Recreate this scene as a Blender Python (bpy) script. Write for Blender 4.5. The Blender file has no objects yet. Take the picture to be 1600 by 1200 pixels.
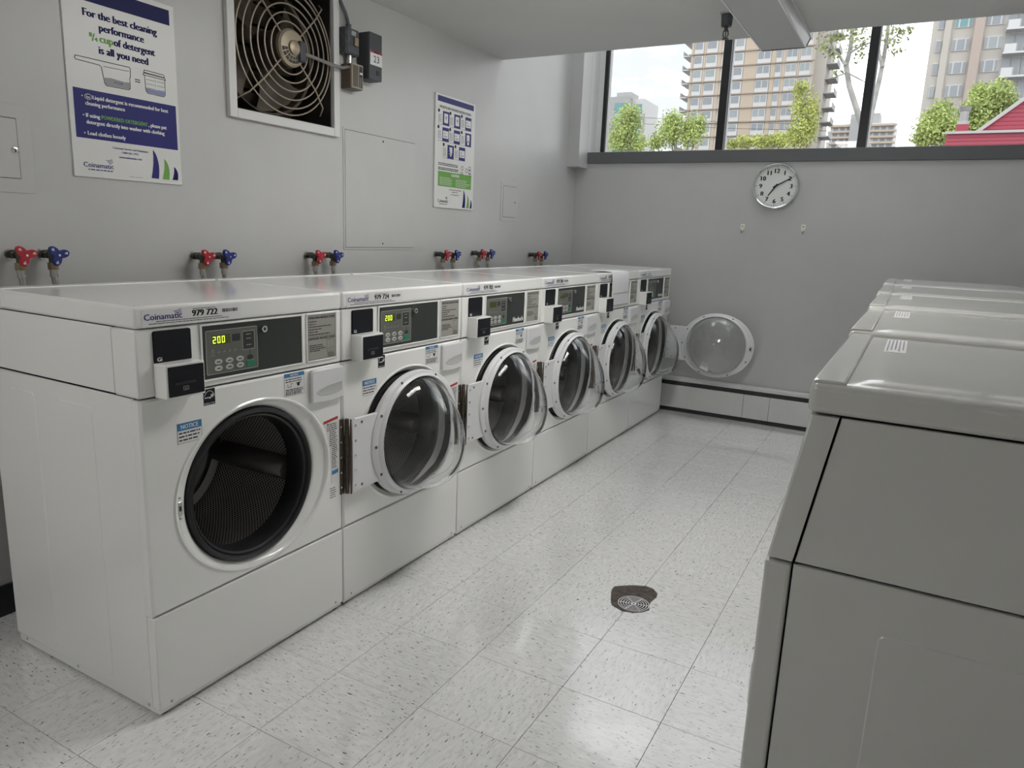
import bpy, bmesh, math, random
from mathutils import Vector, Matrix
random.seed(7)
scene = bpy.context.scene
COL = scene.collection
PI = math.pi

# ------------------------------------------------------------------ camera
CAM = Vector((1.6203, -1.0560, 1.3254))
YAW, PIT, ROL, FPX = 0.50136, -0.20631, 0.04144, 1122.55
_fw0 = Vector((-math.sin(YAW), math.cos(YAW), 0)); _r0 = Vector((math.cos(YAW), math.sin(YAW), 0)); _up = Vector((0, 0, 1))
FW = math.cos(PIT) * _fw0 + math.sin(PIT) * _up
_u = -math.sin(PIT) * _fw0 + math.cos(PIT) * _up
RT = math.cos(ROL) * _r0 + math.sin(ROL) * _u
UP = -math.sin(ROL) * _r0 + math.cos(ROL) * _u
cd = bpy.data.cameras.new('camera'); co = bpy.data.objects.new('camera', cd); COL.objects.link(co)
cd.sensor_width = 36; cd.lens = FPX / 1600 * 36; cd.clip_start = 0.02; cd.clip_end = 2000
m = Matrix((RT, UP, -FW)).transposed().to_4x4(); m.translation = CAM
co.matrix_world = m
scene.camera = co

def at(px, py, Y):
    """world point at depth plane y = Y that the survey pixel points to"""
    d = FW + RT * ((px - 800) / FPX) - UP * ((py - 600) / FPX)
    t = (Y - CAM.y) / d.y
    return CAM + d * t

# ------------------------------------------------------------------ world, exposure
SKY = 6.0
FILL_LAMP = 20.5  # strength of the added, unseen aisle light
FILL_LAMP_NEAR = 13.0  # strength of the added light behind the camera
w = bpy.data.worlds.new('sky'); scene.world = w; w.use_nodes = True
nt = w.node_tree; nt.nodes.clear()
out = nt.nodes.new('ShaderNodeOutputWorld'); bg = nt.nodes.new('ShaderNodeBackground')
tc = nt.nodes.new('ShaderNodeTexCoord'); mp = nt.nodes.new('ShaderNodeMapping'); mp.inputs['Scale'].default_value = (1.2, 1.2, 3.4)
nz = nt.nodes.new('ShaderNodeTexNoise'); nz.inputs['Scale'].default_value = 2.6; nz.inputs['Detail'].default_value = 6; nz.inputs['Roughness'].default_value = .55
rp = nt.nodes.new('ShaderNodeValToRGB')
rp.color_ramp.elements[0].position = .45; rp.color_ramp.elements[0].color = (.145, .15, .16, 1)
rp.color_ramp.elements[1].position = .76; rp.color_ramp.elements[1].color = (1, 1, 1, 1)
nt.links.new(tc.outputs['Generated'], mp.inputs['Vector']); nt.links.new(mp.outputs[0], nz.inputs['Vector'])
nt.links.new(nz.outputs[0], rp.inputs[0]); nt.links.new(rp.outputs[0], bg.inputs[0]); nt.links.new(bg.outputs[0], out.inputs[0])
bg.inputs[1].default_value = SKY
vs = scene.view_settings
vs.view_transform = 'Standard'; vs.look = 'None'; vs.gamma = 1; vs.exposure = 0.2; vs.use_curve_mapping = False

# ------------------------------------------------------------------ materials
MATS = {}
def mat(name, col, rough=.5, metal=0, spec=.5, emit=None, es=0, coat=0, trans=0, noise=0, nscale=8, bump=0, bscale=60):
    if name in MATS: return MATS[name]
    M = bpy.data.materials.new(name); M.use_nodes = True; MATS[name] = M
    n = M.node_tree; b = n.nodes['Principled BSDF']
    b.inputs['Base Color'].default_value = (*col, 1); b.inputs['Roughness'].default_value = rough; b.inputs['Metallic'].default_value = metal
    b.inputs['Specular IOR Level'].default_value = spec; b.inputs['Coat Weight'].default_value = coat; b.inputs['Coat Roughness'].default_value = .08
    b.inputs['Transmission Weight'].default_value = trans
    if emit: b.inputs['Emission Color'].default_value = (*emit, 1); b.inputs['Emission Strength'].default_value = es
    if noise or bump:
        t = n.nodes.new('ShaderNodeTexCoord'); z = n.nodes.new('ShaderNodeTexNoise'); z.inputs['Scale'].default_value = nscale; z.inputs['Detail'].default_value = 5
        n.links.new(t.outputs['Object'], z.inputs['Vector'])
        if noise:
            r = n.nodes.new('ShaderNodeValToRGB')
            r.color_ramp.elements[0].position = .3; r.color_ramp.elements[1].position = .7
            r.color_ramp.elements[0].color = (*[c * (1 - noise) for c in col], 1); r.color_ramp.elements[1].color = (*[min(1, c * (1 + noise)) for c in col], 1)
            n.links.new(z.outputs[0], r.inputs[0]); n.links.new(r.outputs[0], b.inputs['Base Color'])
        if bump:
            z2 = n.nodes.new('ShaderNodeTexNoise'); z2.inputs['Scale'].default_value = bscale; z2.inputs['Detail'].default_value = 3
            n.links.new(t.outputs['Object'], z2.inputs['Vector'])
            bp = n.nodes.new('ShaderNodeBump'); bp.inputs['Strength'].default_value = bump; bp.inputs['Distance'].default_value = .002
            n.links.new(z2.outputs[0], bp.inputs['Height']); n.links.new(bp.outputs[0], b.inputs['Normal'])
    return M

PAINT = mat('grey_white_wall_paint', (.54, .54, .53), .38, noise=.03, nscale=3, bump=.12, bscale=40)
CEILP = mat('ceiling_paint', (.60, .60, .59), .6, noise=.02, nscale=2)
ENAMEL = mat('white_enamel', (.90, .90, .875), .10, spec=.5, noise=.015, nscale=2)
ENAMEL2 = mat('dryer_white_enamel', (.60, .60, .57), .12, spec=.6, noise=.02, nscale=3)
DOORW = mat('door_white_plastic', (.76, .76, .77), .28)
SEAM = mat('dark_seam', (.05, .05, .05), .7)
BLACKP = mat('black_plastic', (.008, .009, .012), .5, spec=.25)
RUBBER = mat('black_rubber', (.012, .012, .014), .45)
CONSOLE_D = mat('dark_grey_overlay', (.042, .048, .046), .45, spec=.3)
OVERLAY = mat('olive_grey_overlay', (.14, .14, .125), .4)
LINEW = mat('pale_print', (.50, .50, .46), .5)
BTN = mat('grey_button', (.52, .53, .52), .4)
GREENB = mat('green_button', (.02, .22, .12), .4)
LCD = mat('lit_digits', (.5, .6, .05), .5, emit=(.62, .85, .06), es=1.5)
LCDBG = mat('lcd_window', (.07, .09, .02), .2)
INSTR = mat('tan_instruction_plate', (.37, .36, .32), .4)
PRINT = mat('dark_print', (.025, .025, .025), .6, spec=.2)
PRINTB = mat('navy_print', (.006, .009, .085), .5, spec=.2)
PRINTB2 = mat('violet_blue_print', (.026, .028, .17), .5, spec=.25)
PRINTG = mat('green_print', (.14, .36, .05), .5)
PRINTGY = mat('grey_print', (.33, .33, .35), .5)
PRINTL = mat('lavender_print', (.26, .28, .5), .5)
STICK = mat('white_sticker', (.80, .80, .80), .4)
STICKB = mat('blue_sticker_band', (.04, .22, .45), .4)
STICKR = mat('red_sticker_band', (.45, .04, .03), .4)
CHROME = mat('chrome', (.72, .72, .72), .15, metal=1)
STEEL = mat('brushed_steel', (.55, .54, .52), .32, metal=1)
SCREWD = mat('dull_steel_screw', (.16, .155, .15), .4, metal=.6)
HINGEM = mat('bronze_hinge_steel', (.13, .10, .08), .38, metal=.8)
BRASS = mat('aged_brass', (.40, .31, .20), .35, metal=.9, noise=.3, nscale=30)
DKVALVE = mat('tarnished_valve_body', (.09, .09, .075), .35, metal=.7, noise=.4, nscale=60)
REDH = mat('red_handle_paint', (.42, .015, .03), .3)
BLUEH = mat('blue_handle_paint', (.015, .03, .20), .3)
BRAID = mat('braided_steel_hose', (.42, .40, .38), .35, metal=.9, bump=.6, bscale=500)
POSTERW = mat('poster_board_white', (.74, .74, .72), .35)
SILLM = mat('dark_grey_sill_paint', (.12, .123, .127), .45)
MULL = mat('black_mullion', (.012, .012, .013), .35)
ALU = mat('aluminium_edge', (.35, .35, .35), .4, metal=.6)
TRIMW = mat('trim_white', (.70, .70, .69), .45)
HEATW = mat('heater_white', (.66, .66, .65), .4, noise=.04, nscale=6)
BLACKB = mat('black_vinyl_base', (.015, .016, .02), .45)
CLOCKF = mat('clock_face', (.80, .81, .78), .5)
FANM = mat('dusty_fan_metal', (.11, .09, .07), .55, metal=.4, noise=.4, nscale=12)
FANW = mat('dusty_guard_wire', (.40, .34, .27), .45, metal=.4)
FANDK = mat('dark_duct', (.022, .019, .017), .8, noise=.5, nscale=10)
MOTORM = mat('motor_brass_cover', (.40, .34, .25), .4, metal=.6)
ELECG = mat('weathered_grey_box', (.10, .11, .12), .55, metal=.3, noise=.3, nscale=40)
ELECD = mat('charcoal_box', (.065, .068, .078), .5)
THERMO = mat('beige_thermostat', (.35, .32, .26), .4, metal=.3)
THERMOF = mat('brown_thermostat_face', (.10, .075, .05), .4)
CONCR = mat('dark_concrete', (.085, .07, .06), .9, noise=.5, nscale=40, bump=.8, bscale=90)
GRATE = mat('drain_grate_metal', (.72, .70, .70), .4, metal=.3)
PAPER = mat('white_paper', (.78, .78, .79), .8)
JOINT = mat('tile_joint_dirt', (.05, .05, .048), .9)

def perforated():
    M = bpy.data.materials.new('perforated_drum_steel'); M.use_nodes = True; n = M.node_tree; b = n.nodes['Principled BSDF']
    b.inputs['Metallic'].default_value = .35; b.inputs['Roughness'].default_value = .4
    uv = n.nodes.new('ShaderNodeUVMap'); v = n.nodes.new('ShaderNodeTexVoronoi'); v.inputs['Scale'].default_value = 105; v.inputs['Randomness'].default_value = 0
    r = n.nodes.new('ShaderNodeValToRGB'); r.color_ramp.elements[0].position = .28; r.color_ramp.elements[1].position = .36
    r.color_ramp.elements[0].color = (.006, .006, .006, 1); r.color_ramp.elements[1].color = (.62, .60, .58, 1)
    mpp = n.nodes.new('ShaderNodeMapping'); mpp.inputs['Rotation'].default_value = (0, 0, PI / 4)
    n.links.new(uv.outputs[0], mpp.inputs[0]); n.links.new(mpp.outputs[0], v.inputs['Vector']); n.links.new(v.outputs['Distance'], r.inputs[0]); n.links.new(r.outputs[0], b.inputs['Base Color'])
    return M
PERF = perforated()
DRUMB = mat('dark_drum_steel', (.22, .215, .21), .4, metal=.5)

def clear(name, tint, refl, rough):
    M = bpy.data.materials.new(name); M.use_nodes = True; n = M.node_tree; n.nodes.clear()
    o = n.nodes.new('ShaderNodeOutputMaterial'); mix = n.nodes.new('ShaderNodeMixShader'); tr = n.nodes.new('ShaderNodeBsdfTransparent'); gl = n.nodes.new('ShaderNodeBsdfGlossy')
    tr.inputs[0].default_value = (*tint, 1); gl.inputs['Roughness'].default_value = rough; gl.inputs[0].default_value = (1, 1, 1, 1)
    fr = n.nodes.new('ShaderNodeFresnel'); fr.inputs['IOR'].default_value = refl
    n.links.new(fr.outputs[0], mix.inputs[0]); n.links.new(tr.outputs[0], mix.inputs[1]); n.links.new(gl.outputs[0], mix.inputs[2]); n.links.new(mix.outputs[0], o.inputs[0])
    return M
PANE = clear('window_glass', (.98, .99, .99), 1.25, .0)
def acrylic():
    M = bpy.data.materials.new('clear_acrylic_bowl'); M.use_nodes = True; b = M.node_tree.nodes['Principled BSDF']
    b.inputs['Base Color'].default_value = (.97, .98, .98, 1); b.inputs['Roughness'].default_value = .03; b.inputs['IOR'].default_value = 1.42; b.inputs['Transmission Weight'].default_value = 1
    return M
BOWL = acrylic()

def tile_mat():
    M = bpy.data.materials.new('speckled_vinyl_tile'); M.use_nodes = True; n = M.node_tree; b = n.nodes['Principled BSDF']; L = n.links
    tc = n.nodes.new('ShaderNodeTexCoord'); oi = n.nodes.new('ShaderNodeObjectInfo')
    # turn every second tile a quarter: grain direction follows the tile
    gt = n.nodes.new('ShaderNodeMath'); gt.operation = 'GREATER_THAN'; gt.inputs[1].default_value = .5; L.new(oi.outputs['Random'], gt.inputs[0])
    an = n.nodes.new('ShaderNodeMath'); an.operation = 'MULTIPLY'; an.inputs[1].default_value = PI / 2; L.new(gt.outputs[0], an.inputs[0])
    rot = n.nodes.new('ShaderNodeVectorRotate'); rot.rotation_type = 'Z_AXIS'; L.new(tc.outputs['Object'], rot.inputs['Vector']); L.new(an.outputs[0], rot.inputs['Angle'])
    off = n.nodes.new('ShaderNodeVectorMath'); off.operation = 'ADD'
    sc_ = n.nodes.new('ShaderNodeVectorMath'); sc_.operation = 'SCALE'; sc_.inputs[3].default_value = 37; cx = n.nodes.new('ShaderNodeCombineXYZ')
    L.new(oi.outputs['Random'], cx.inputs[0]); L.new(oi.outputs['Random'], cx.inputs[1]); L.new(cx.outputs[0], sc_.inputs[0]); L.new(rot.outputs[0], off.inputs[0]); L.new(sc_.outputs[0], off.inputs[1])
    def chips(scale, stretch, lo, hi):
        mp = n.nodes.new('ShaderNodeMapping'); mp.inputs['Scale'].default_value = (scale, scale * stretch, 1); L.new(off.outputs[0], mp.inputs[0])
        z = n.nodes.new('ShaderNodeTexNoise'); z.inputs['Scale'].default_value = 1; z.inputs['Detail'].default_value = 2.5; L.new(mp.outputs[0], z.inputs['Vector'])
        r = n.nodes.new('ShaderNodeValToRGB'); r.color_ramp.elements[0].position = lo; r.color_ramp.elements[1].position = hi; L.new(z.outputs[0], r.inputs[0]); return r
    dk = chips(46, 4.0, .65, .68); md = chips(30, 3.2, .50, .62); wh = chips(22, 2.5, .52, .7)
    base = n.nodes.new('ShaderNodeMix'); base.data_type = 'RGBA'; base.inputs['A'].default_value = (.78, .78, .77, 1); base.inputs['B'].default_value = (.69, .69, .68, 1); L.new(md.outputs[0], base.inputs['Factor'])
    b2 = n.nodes.new('ShaderNodeMix'); b2.data_type = 'RGBA'; L.new(wh.outputs[0], b2.inputs['Factor']); L.new(base.outputs['Result'], b2.inputs['A']); b2.inputs['B'].default_value = (.84, .84, .83, 1)
    b3 = n.nodes.new('ShaderNodeMix'); b3.data_type = 'RGBA'; L.new(dk.outputs[0], b3.inputs['Factor']); L.new(b2.outputs['Result'], b3.inputs['A']); b3.inputs['B'].default_value = (.10, .09, .08, 1)
    L.new(b3.outputs['Result'], b.inputs['Base Color'])
    # worn wax: gloss varies over the room
    wz = n.nodes.new('ShaderNodeTexNoise'); wz.inputs['Scale'].default_value = 1.7; wz.inputs['Detail'].default_value = 1.5; geo = n.nodes.new('ShaderNodeNewGeometry'); L.new(geo.outputs['Position'], wz.inputs['Vector'])
    wr = n.nodes.new('ShaderNodeMapRange'); wr.inputs['From Min'].default_value = .25; wr.inputs['From Max'].default_value = .75; wr.inputs['To Min'].default_value = .06; wr.inputs['To Max'].default_value = .24; L.new(wz.outputs[0], wr.inputs[0])
    L.new(wr.outputs[0], b.inputs['Roughness']); b.inputs['Specular IOR Level'].default_value = .7; b.inputs['Coat Weight'].default_value = 1; b.inputs['Coat IOR'].default_value = 1.6; L.new(wr.outputs[0], b.inputs['Coat Roughness'])
    bz = n.nodes.new('ShaderNodeTexNoise'); bz.inputs['Scale'].default_value = 7; L.new(geo.outputs['Position'], bz.inputs['Vector'])
    bp = n.nodes.new('ShaderNodeBump'); bp.inputs['Strength'].default_value = .35; bp.inputs['Distance'].default_value = .004; L.new(bz.outputs[0], bp.inputs['Height']); L.new(bp.outputs[0], b.inputs['Normal']); L.new(bp.outputs[0], b.inputs['Coat Normal'])
    return M
TILE = tile_mat()

# ------------------------------------------------------------------ mesh helpers
class F:
    """a flat working frame: point = o + u*U + v*V + n*N"""
    def __init__(s, o, U, V, N): s.o, s.U, s.V, s.N = Vector(o), Vector(U), Vector(V), Vector(N)
    def __call__(s, u, v, n=0): return s.o + s.U * u + s.V * v + s.N * n
FRONT = F((0, 0, 0), (0, 1, 0), (0, 0, 1), (1, 0, 0))         # faces +x
BACKW = F((0, 0, 0), (1, 0, 0), (0, 0, 1), (0, -1, 0))        # faces -y

def rr(u0, u1, v0, v1, r, k=4):
    P = []
    for cx, cy, a in ((u1 - r, v0 + r, -PI / 2), (u1 - r, v1 - r, 0), (u0 + r, v1 - r, PI / 2), (u0 + r, v0 + r, PI)):
        for i in range(k + 1):
            t = a + PI / 2 * i / k; P.append((cx + r * math.cos(t), cy + r * math.sin(t)))
    return P
def circ(cu, cv, r, k=24, ry=None): return [(cu + r * math.cos(2 * PI * i / k), cv + (ry or r) * math.sin(2 * PI * i / k)) for i in range(k)]

_text_cache = {}
def text_geo(s):
    if s not in _text_cache:
        c = bpy.data.curves.new('t', 'FONT'); c.body = s; c.size = 1; c.resolution_u = 2; c.fill_mode = 'FRONT'
        o = bpy.data.objects.new('t', c); COL.objects.link(o)
        me = bpy.data.meshes.new_from_object(o)
        _text_cache[s] = ([tuple(v.co) for v in me.vertices], [tuple(p.vertices) for p in me.polygons])
        bpy.data.objects.remove(o); bpy.data.curves.remove(c); bpy.data.meshes.remove(me)
    return _text_cache[s]
_H = max(v[1] for v in text_geo('H')[0])

class MB:
    def __init__(s): s.v, s.f = [], []; s.uv = None; s.flatf = set()
    def add(s, V, Fc):
        b = len(s.v); s.v += [tuple(x) for x in V]; s.f += [tuple(i + b for i in q) for q in Fc]; return s
    def poly(s, P): return s.add(P, [tuple(range(len(P)))])
    def box(s, x0, x1, y0, y1, z0, z1):
        V = [(x, y, z) for x in (x0, x1) for y in (y0, y1) for z in (z0, z1)]
        s.flatf.update(range(len(s.f), len(s.f) + 6))
        return s.add(V, [(0, 1, 3, 2), (4, 6, 7, 5), (0, 4, 5, 1), (2, 3, 7, 6), (0, 2, 6, 4), (1, 5, 7, 3)])
    def rbox(s, x0, x1, y0, y1, z0, z1, r=.004, seg=2):
        bm = bmesh.new(); bmesh.ops.create_cube(bm, size=1)
        for q in bm.verts: q.co = Vector(((x0 + x1) / 2 + q.co.x * (x1 - x0), (y0 + y1) / 2 + q.co.y * (y1 - y0), (z0 + z1) / 2 + q.co.z * (z1 - z0)))
        bmesh.ops.bevel(bm, geom=bm.edges[:], offset=r, segments=seg, profile=.5, affect='EDGES')
        bm.verts.index_update(); bm.normal_update(); s.flatf.update(len(s.f) + i for i, fc in enumerate(bm.faces) if max(abs(c) for c in fc.normal) > .9995)
        s.add([q.co for q in bm.verts], [[q.index for q in fc.verts] for fc in bm.faces]); bm.free(); return s
    def plate(s, fr, P, n0, n1, bev=0):
        """outline P on frame fr, from height n0 to n1, optional chamfer on the top"""
        k = len(P); cu = sum(p[0] for p in P) / k; cv = sum(p[1] for p in P) / k
        rings = [(P, n0), (P, n1 - bev if bev else n1)]
        if bev:
            su = max(abs(p[0] - cu) for p in P); sv = max(abs(p[1] - cv) for p in P)
            rings.append(([(cu + (p[0] - cu) * (1 - bev / su), cv + (p[1] - cv) * (1 - bev / sv)) for p in P], n1))
        V = [fr(p[0], p[1], n) for R, n in rings for p in R]; Fc = []
        for j in range(len(rings) - 1):
            for i in range(k): a, b = j * k + i, j * k + (i + 1) % k; Fc.append((a, b, b + k, a + k))
        s.flatf.update((len(s.f) + len(Fc), len(s.f) + len(Fc) + 1)); Fc.append(tuple(range((len(rings) - 1) * k, len(rings) * k))); Fc.append(tuple(reversed(range(k))))
        return s.add(V, Fc)
    def flat(s, fr, P, n): return s.add([fr(p[0], p[1], n) for p in P], [tuple(range(len(P)))])
    def bar(s, fr, u0, u1, v0, v1, n): return s.flat(fr, [(u0, v0), (u1, v0), (u1, v1), (u0, v1)], n)
    def stroke(s, fr, P, w, n, closed=False):
        k = len(P)
        for i in range(k if closed else k - 1):
            a, b = Vector(P[i]), Vector(P[(i + 1) % k]); d = (b - a)
            if d.length < 1e-7: continue
            d.normalize(); q = Vector((-d.y, d.x)) * w / 2; a = a - d * w * .4; b = b + d * w * .4
            s.flat(fr, [a - q, b - q, b + q, a + q], n)
        return s
    def text(s, fr, t, u, v, h, n, wd=None, al='L', bold=0):
        V, Fc = text_geo(t); k = h / _H; x0 = min(p[0] for p in V); x1 = max(p[0] for p in V)
        kx = (wd / (x1 - x0)) if wd else k; W_ = (x1 - x0) * kx
        u0 = u if al == 'L' else (u - W_ / 2 if al == 'C' else u - W_)
        for du in ([0] if not bold else [-bold, 0, bold]):
            s.add([fr(u0 + (p[0] - x0) * kx + du, v + p[1] * k, n + du * .02) for p in V], Fc)
        return s
    def words(s, fr, u0, u1, v, h, n, rnd):
        u = u0
        while u < u1 - h:
            L_ = min(u1 - u, h * rnd.uniform(1.2, 5)); s.bar(fr, u, u + L_, v, v + h, n); u += L_ + h * .7
        return s
    def tube(s, P, r, k=8, closed=False, caps=True):
        P = [Vector(p) for p in P]; N_ = len(P); R = r if isinstance(r, (list, tuple)) else [r] * N_
        b = len(s.v); prev = None
        for i, p in enumerate(P):
            t = (P[(i + 1) % N_] - P[i - 1]) if closed else (P[min(i + 1, N_ - 1)] - P[max(i - 1, 0)])
            t.normalize()
            if prev is None: a = t.orthogonal().normalized()
            else: a = (prev - t * prev.dot(t)).normalized()
            prev = a; c = t.cross(a)
            for j in range(k): g = 2 * PI * j / k; s.v.append(tuple(p + (a * math.cos(g) + c * math.sin(g)) * R[i]))
        for i in range(N_ if closed else N_ - 1):
            for j in range(k):
                i2 = (i + 1) % N_; s.f.append((b + i * k + j, b + i * k + (j + 1) % k, b + i2 * k + (j + 1) % k, b + i2 * k + j))
        if caps and not closed:
            s.f.append(tuple(b + j for j in reversed(range(k)))); s.f.append(tuple(b + (N_ - 1) * k + j for j in range(k)))
        return s
    def cyl(s, p0, p1, r, r1=None, k=16): return s.tube([p0, p1], [r, r if r1 is None else r1], k)
    def lathe(s, fr, cu, cv, prof, k=48, shape=None, off=None, uv=False):
        """prof: (r, n) pairs; shape(angle, r, i) may return (du, dv)"""
        b = len(s.v)
        if uv and s.uv is None: s.uv = {}
        for i, (r, n) in enumerate(prof):
            ou, ov = off(i) if off else (0, 0)
            for j in range(k):
                a = 2 * PI * j / k
                du, dv = shape(a, r, i) if shape else (r * math.cos(a), r * math.sin(a))
                s.v.append(tuple(fr(cu + du + ou, cv + dv + ov, n)))
        for i in range(len(prof) - 1):
            for j in range(k):
                q = (b + i * k + j, b + i * k + (j + 1) % k, b + (i + 1) * k + (j + 1) % k, b + (i + 1) * k + j)
                if uv: s.uv[len(s.f)] = [(j / k * 1.6, prof[i][1]), ((j + 1) / k * 1.6, prof[i][1]), ((j + 1) / k * 1.6, prof[i + 1][1]), (j / k * 1.6, prof[i + 1][1])]
                s.f.append(q)
        return s
    def mesh(s, name, m, ang=35):
        me = bpy.data.meshes.new(name); me.from_pydata(s.v, [], s.f); me.materials.append(m)
        if s.uv:
            L_ = me.uv_layers.new()
            for fi, c in s.uv.items():
                for li, q in zip(me.polygons[fi].loop_indices, c): L_.data[li].uv = q
        bm = bmesh.new(); bm.from_mesh(me); bmesh.ops.recalc_face_normals(bm, faces=bm.faces[:]); bm.to_mesh(me); bm.free()
        me.set_sharp_from_angle(angle=math.radians(ang)); me.polygons.foreach_set('use_smooth', [i not in s.flatf for i in range(len(me.polygons))]); me.update()
        return me

_cache = {}
def part(name, m, parent, fn, key=None, loc=None, rz=0, label=None, ang=35):
    """one mesh object; alike parts share their mesh through key"""
    kk = (key, m.name) if key else None
    if kk and kk in _cache: me = _cache[kk]
    else:
        b = MB(); fn(b); me = b.mesh(name, m, ang)
        if kk: _cache[kk] = me
    o = bpy.data.objects.new(name, me); COL.objects.link(o)
    if parent: o.parent = parent
    if loc: o.location = loc
    if rz: o.rotation_euler = (0, 0, rz)
    if label: o['label'] = label
    return o
def tag(o, label, cat, group=None, kind=None):
    o['label'] = label; o['category'] = cat
    if group: o['group'] = group
    if kind: o['kind'] = kind
    return o
def thing(name, label, cat, loc=(0, 0, 0), rz=0, group=None):
    o = bpy.data.objects.new(name, None); COL.objects.link(o); o.location = loc; o.rotation_euler = (0, 0, rz); o.empty_display_size = .1
    return tag(o, label, cat, group)
def struct(name, m, fn, label, cat, parent=None):
    return tag(part(name, m, parent, fn), label, cat, kind='structure')

# ------------------------------------------------------------------ room shell
XW, YB, ZC, YE = -.908, 4.488, 2.4234, 3.2496      # left wall, back wall, ceiling, where the low ceiling ends
XR, YN, ZU = 2.36, -2.7, 3.6                      # right wall, wall behind the camera, upper ceiling
ZS0, ZS1, YF = 1.899, 1.985, 4.63                  # sill band, window frame plane
T = .3048; TX, TY = .5546, 1.0312

FY0, FY1, FZ0, FZ1 = 1.095, 1.659, 1.782, 2.36     # fan opening
def fn(b):
    x0, x1 = XW - .3, XW
    b.box(x0, x1, YN, FY0, 0, ZU); b.box(x0, x1, FY1, 4.75, 0, ZU); b.box(x0, x1, FY0, FY1, 0, FZ0); b.box(x0, x1, FY0, FY1, FZ1, ZU)
struct('wall_left', PAINT, fn, 'pale grey painted wall behind the row of washers', 'wall')
struct('wall_back', PAINT, lambda b: b.box(XW, XR, YB, 4.75, 0, ZS0), 'grey painted wall below the high window', 'wall')
struct('wall_right', PAINT, lambda b: b.box(XR, XR + .2, YN, 4.75, 0, ZU), 'painted wall behind the dryers', 'wall')
struct('wall_near', PAINT, lambda b: b.box(XW, XR, YN - .2, YN, 0, ZU), 'painted wall behind the viewer', 'wall')
def fn(b):
    b.box(XW, XR, YN, YE, ZC, ZC + .25); b.box(XW, XR, YE - .12, YE, ZC + .25, ZU)
struct('ceiling', CEILP, fn, 'low grey ceiling that stops short of the window', 'ceiling')
struct('trim_1', PAINT, lambda b: b.box(XW, -.81, 4.31, YB, 1.862, ZU), 'boxed-in pipe column in the corner beside the window', 'trim')
struct('trim_2', TRIMW, lambda b: b.box(XW, -.81, YB, YF, ZS1, ZU), 'white window reveal next to the boxed column', 'trim')
struct('trim_3', SILLM, lambda b: b.rbox(-.806, XR, YB - .018, YF + .02, ZS0, ZS1, .004), 'dark grey window sill band above the wall clock', 'window sill')
struct('baseboard_left', BLACKB, lambda b: b.box(XW, XW + .012, YN, 4.3, 0, .105), 'black vinyl baseboard along the washer wall', 'baseboard')

# window: outer frame, mullions, panes
def fn(b):
    b.box(-.81, -.765, YF, YF + .05, ZS1, ZU); b.box(-.765, XR, YF, YF + .05, ZU - .06, ZU); b.box(-.765, XR, YF, YF + .05, ZS1, ZS1 + .012)
win = struct('window_1', TRIMW, fn, 'high strip window with black mullions above the back wall', 'window')
part('frame_edge', MULL, win, lambda b: b.box(-.765, -.735, YF - .004, YF + .06, ZS1, ZU))
part('frame_edge', ALU, win, lambda b: b.box(-.735, -.729, YF + .01, YF + .06, ZS1, ZU))
MX = (.170, 1.140, 2.11)
for x in MX:
    o = part('mullion', MULL, win, lambda b: b.rbox(0, .058, YF - .03, YF + .06, ZS1, ZU, .003), 'mullion', (x, 0, 0))
    part('mullion_edge', ALU, win, lambda b: b.box(.058, .062, YF + .01, YF + .055, ZS1, ZU), 'mull_edge', (x, 0, 0))
ed = [-.729] + [q for x in MX for q in (x, x + .062)] + [XR]
for i in range(0, len(ed), 2):
    part('pane', PANE, win, lambda b: b.box(ed[i], ed[i + 1], YF + .022, YF + .027, ZS1, ZU - .06))

# unseen glazed roof, added so daylight reaches the far floor and back wall
sky = struct('added_skylight', TRIMW, lambda b: (b.box(XW, XR, YE - .12, YE + .05, ZU, ZU + .06), b.box(XW, XR, YF, 4.75, ZU, ZU + .06)), 'unseen glazed roof strip added between the low ceiling and the window for daylight', 'added skylight')
for i in range(4): part('rafter', TRIMW, sky, lambda b: b.box(-.02, .02, YE, YF, ZU, ZU + .06), 'rafter', (XW + .02 + i * (XR - XW - .04) / 3, 0, 0))
for i in range(3): part('pane', PANE, sky, lambda b: b.box(.02, (XR - XW - .04) / 3 - .02, YE + .05, YF, ZU + .03, ZU + .036), 'roofpane', (XW + .02 + i * (XR - XW - .04) / 3, 0, 0))
# floor: slab, drain patch, one object per tile
floor = struct('floor', JOINT, lambda b: b.box(XW, XR, YN, YB, -.08, -.0042), 'speckled off-white vinyl tile floor', 'floor')
HOLE = [(.759, 1.386), (.759, 1.412), (.794, 1.444), (.827, 1.468), (.863, 1.483), (.892, 1.479), (.921, 1.448), (.927, 1.417), (.923, 1.389), (.92, 1.365), (.925, 1.339), (.935, 1.308), (.918, 1.28), (.89, 1.256), (.853, 1.246), (.826, 1.257), (.804, 1.267), (.788, 1.299), (.767, 1.355)]
FL = F((0, 0, 0), (1, 0, 0), (0, 1, 0), (0, 0, 1))
cut = part('cutter', CONCR, None, lambda b: b.plate(FL, HOLE, -.02, .02))
i0, i1 = math.floor((XW - TX) / T), math.ceil((XR - TX) / T); j0, j1 = math.floor((YN - TY) / T), math.ceil((YB - TY) / T)
tiles = []
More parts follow.
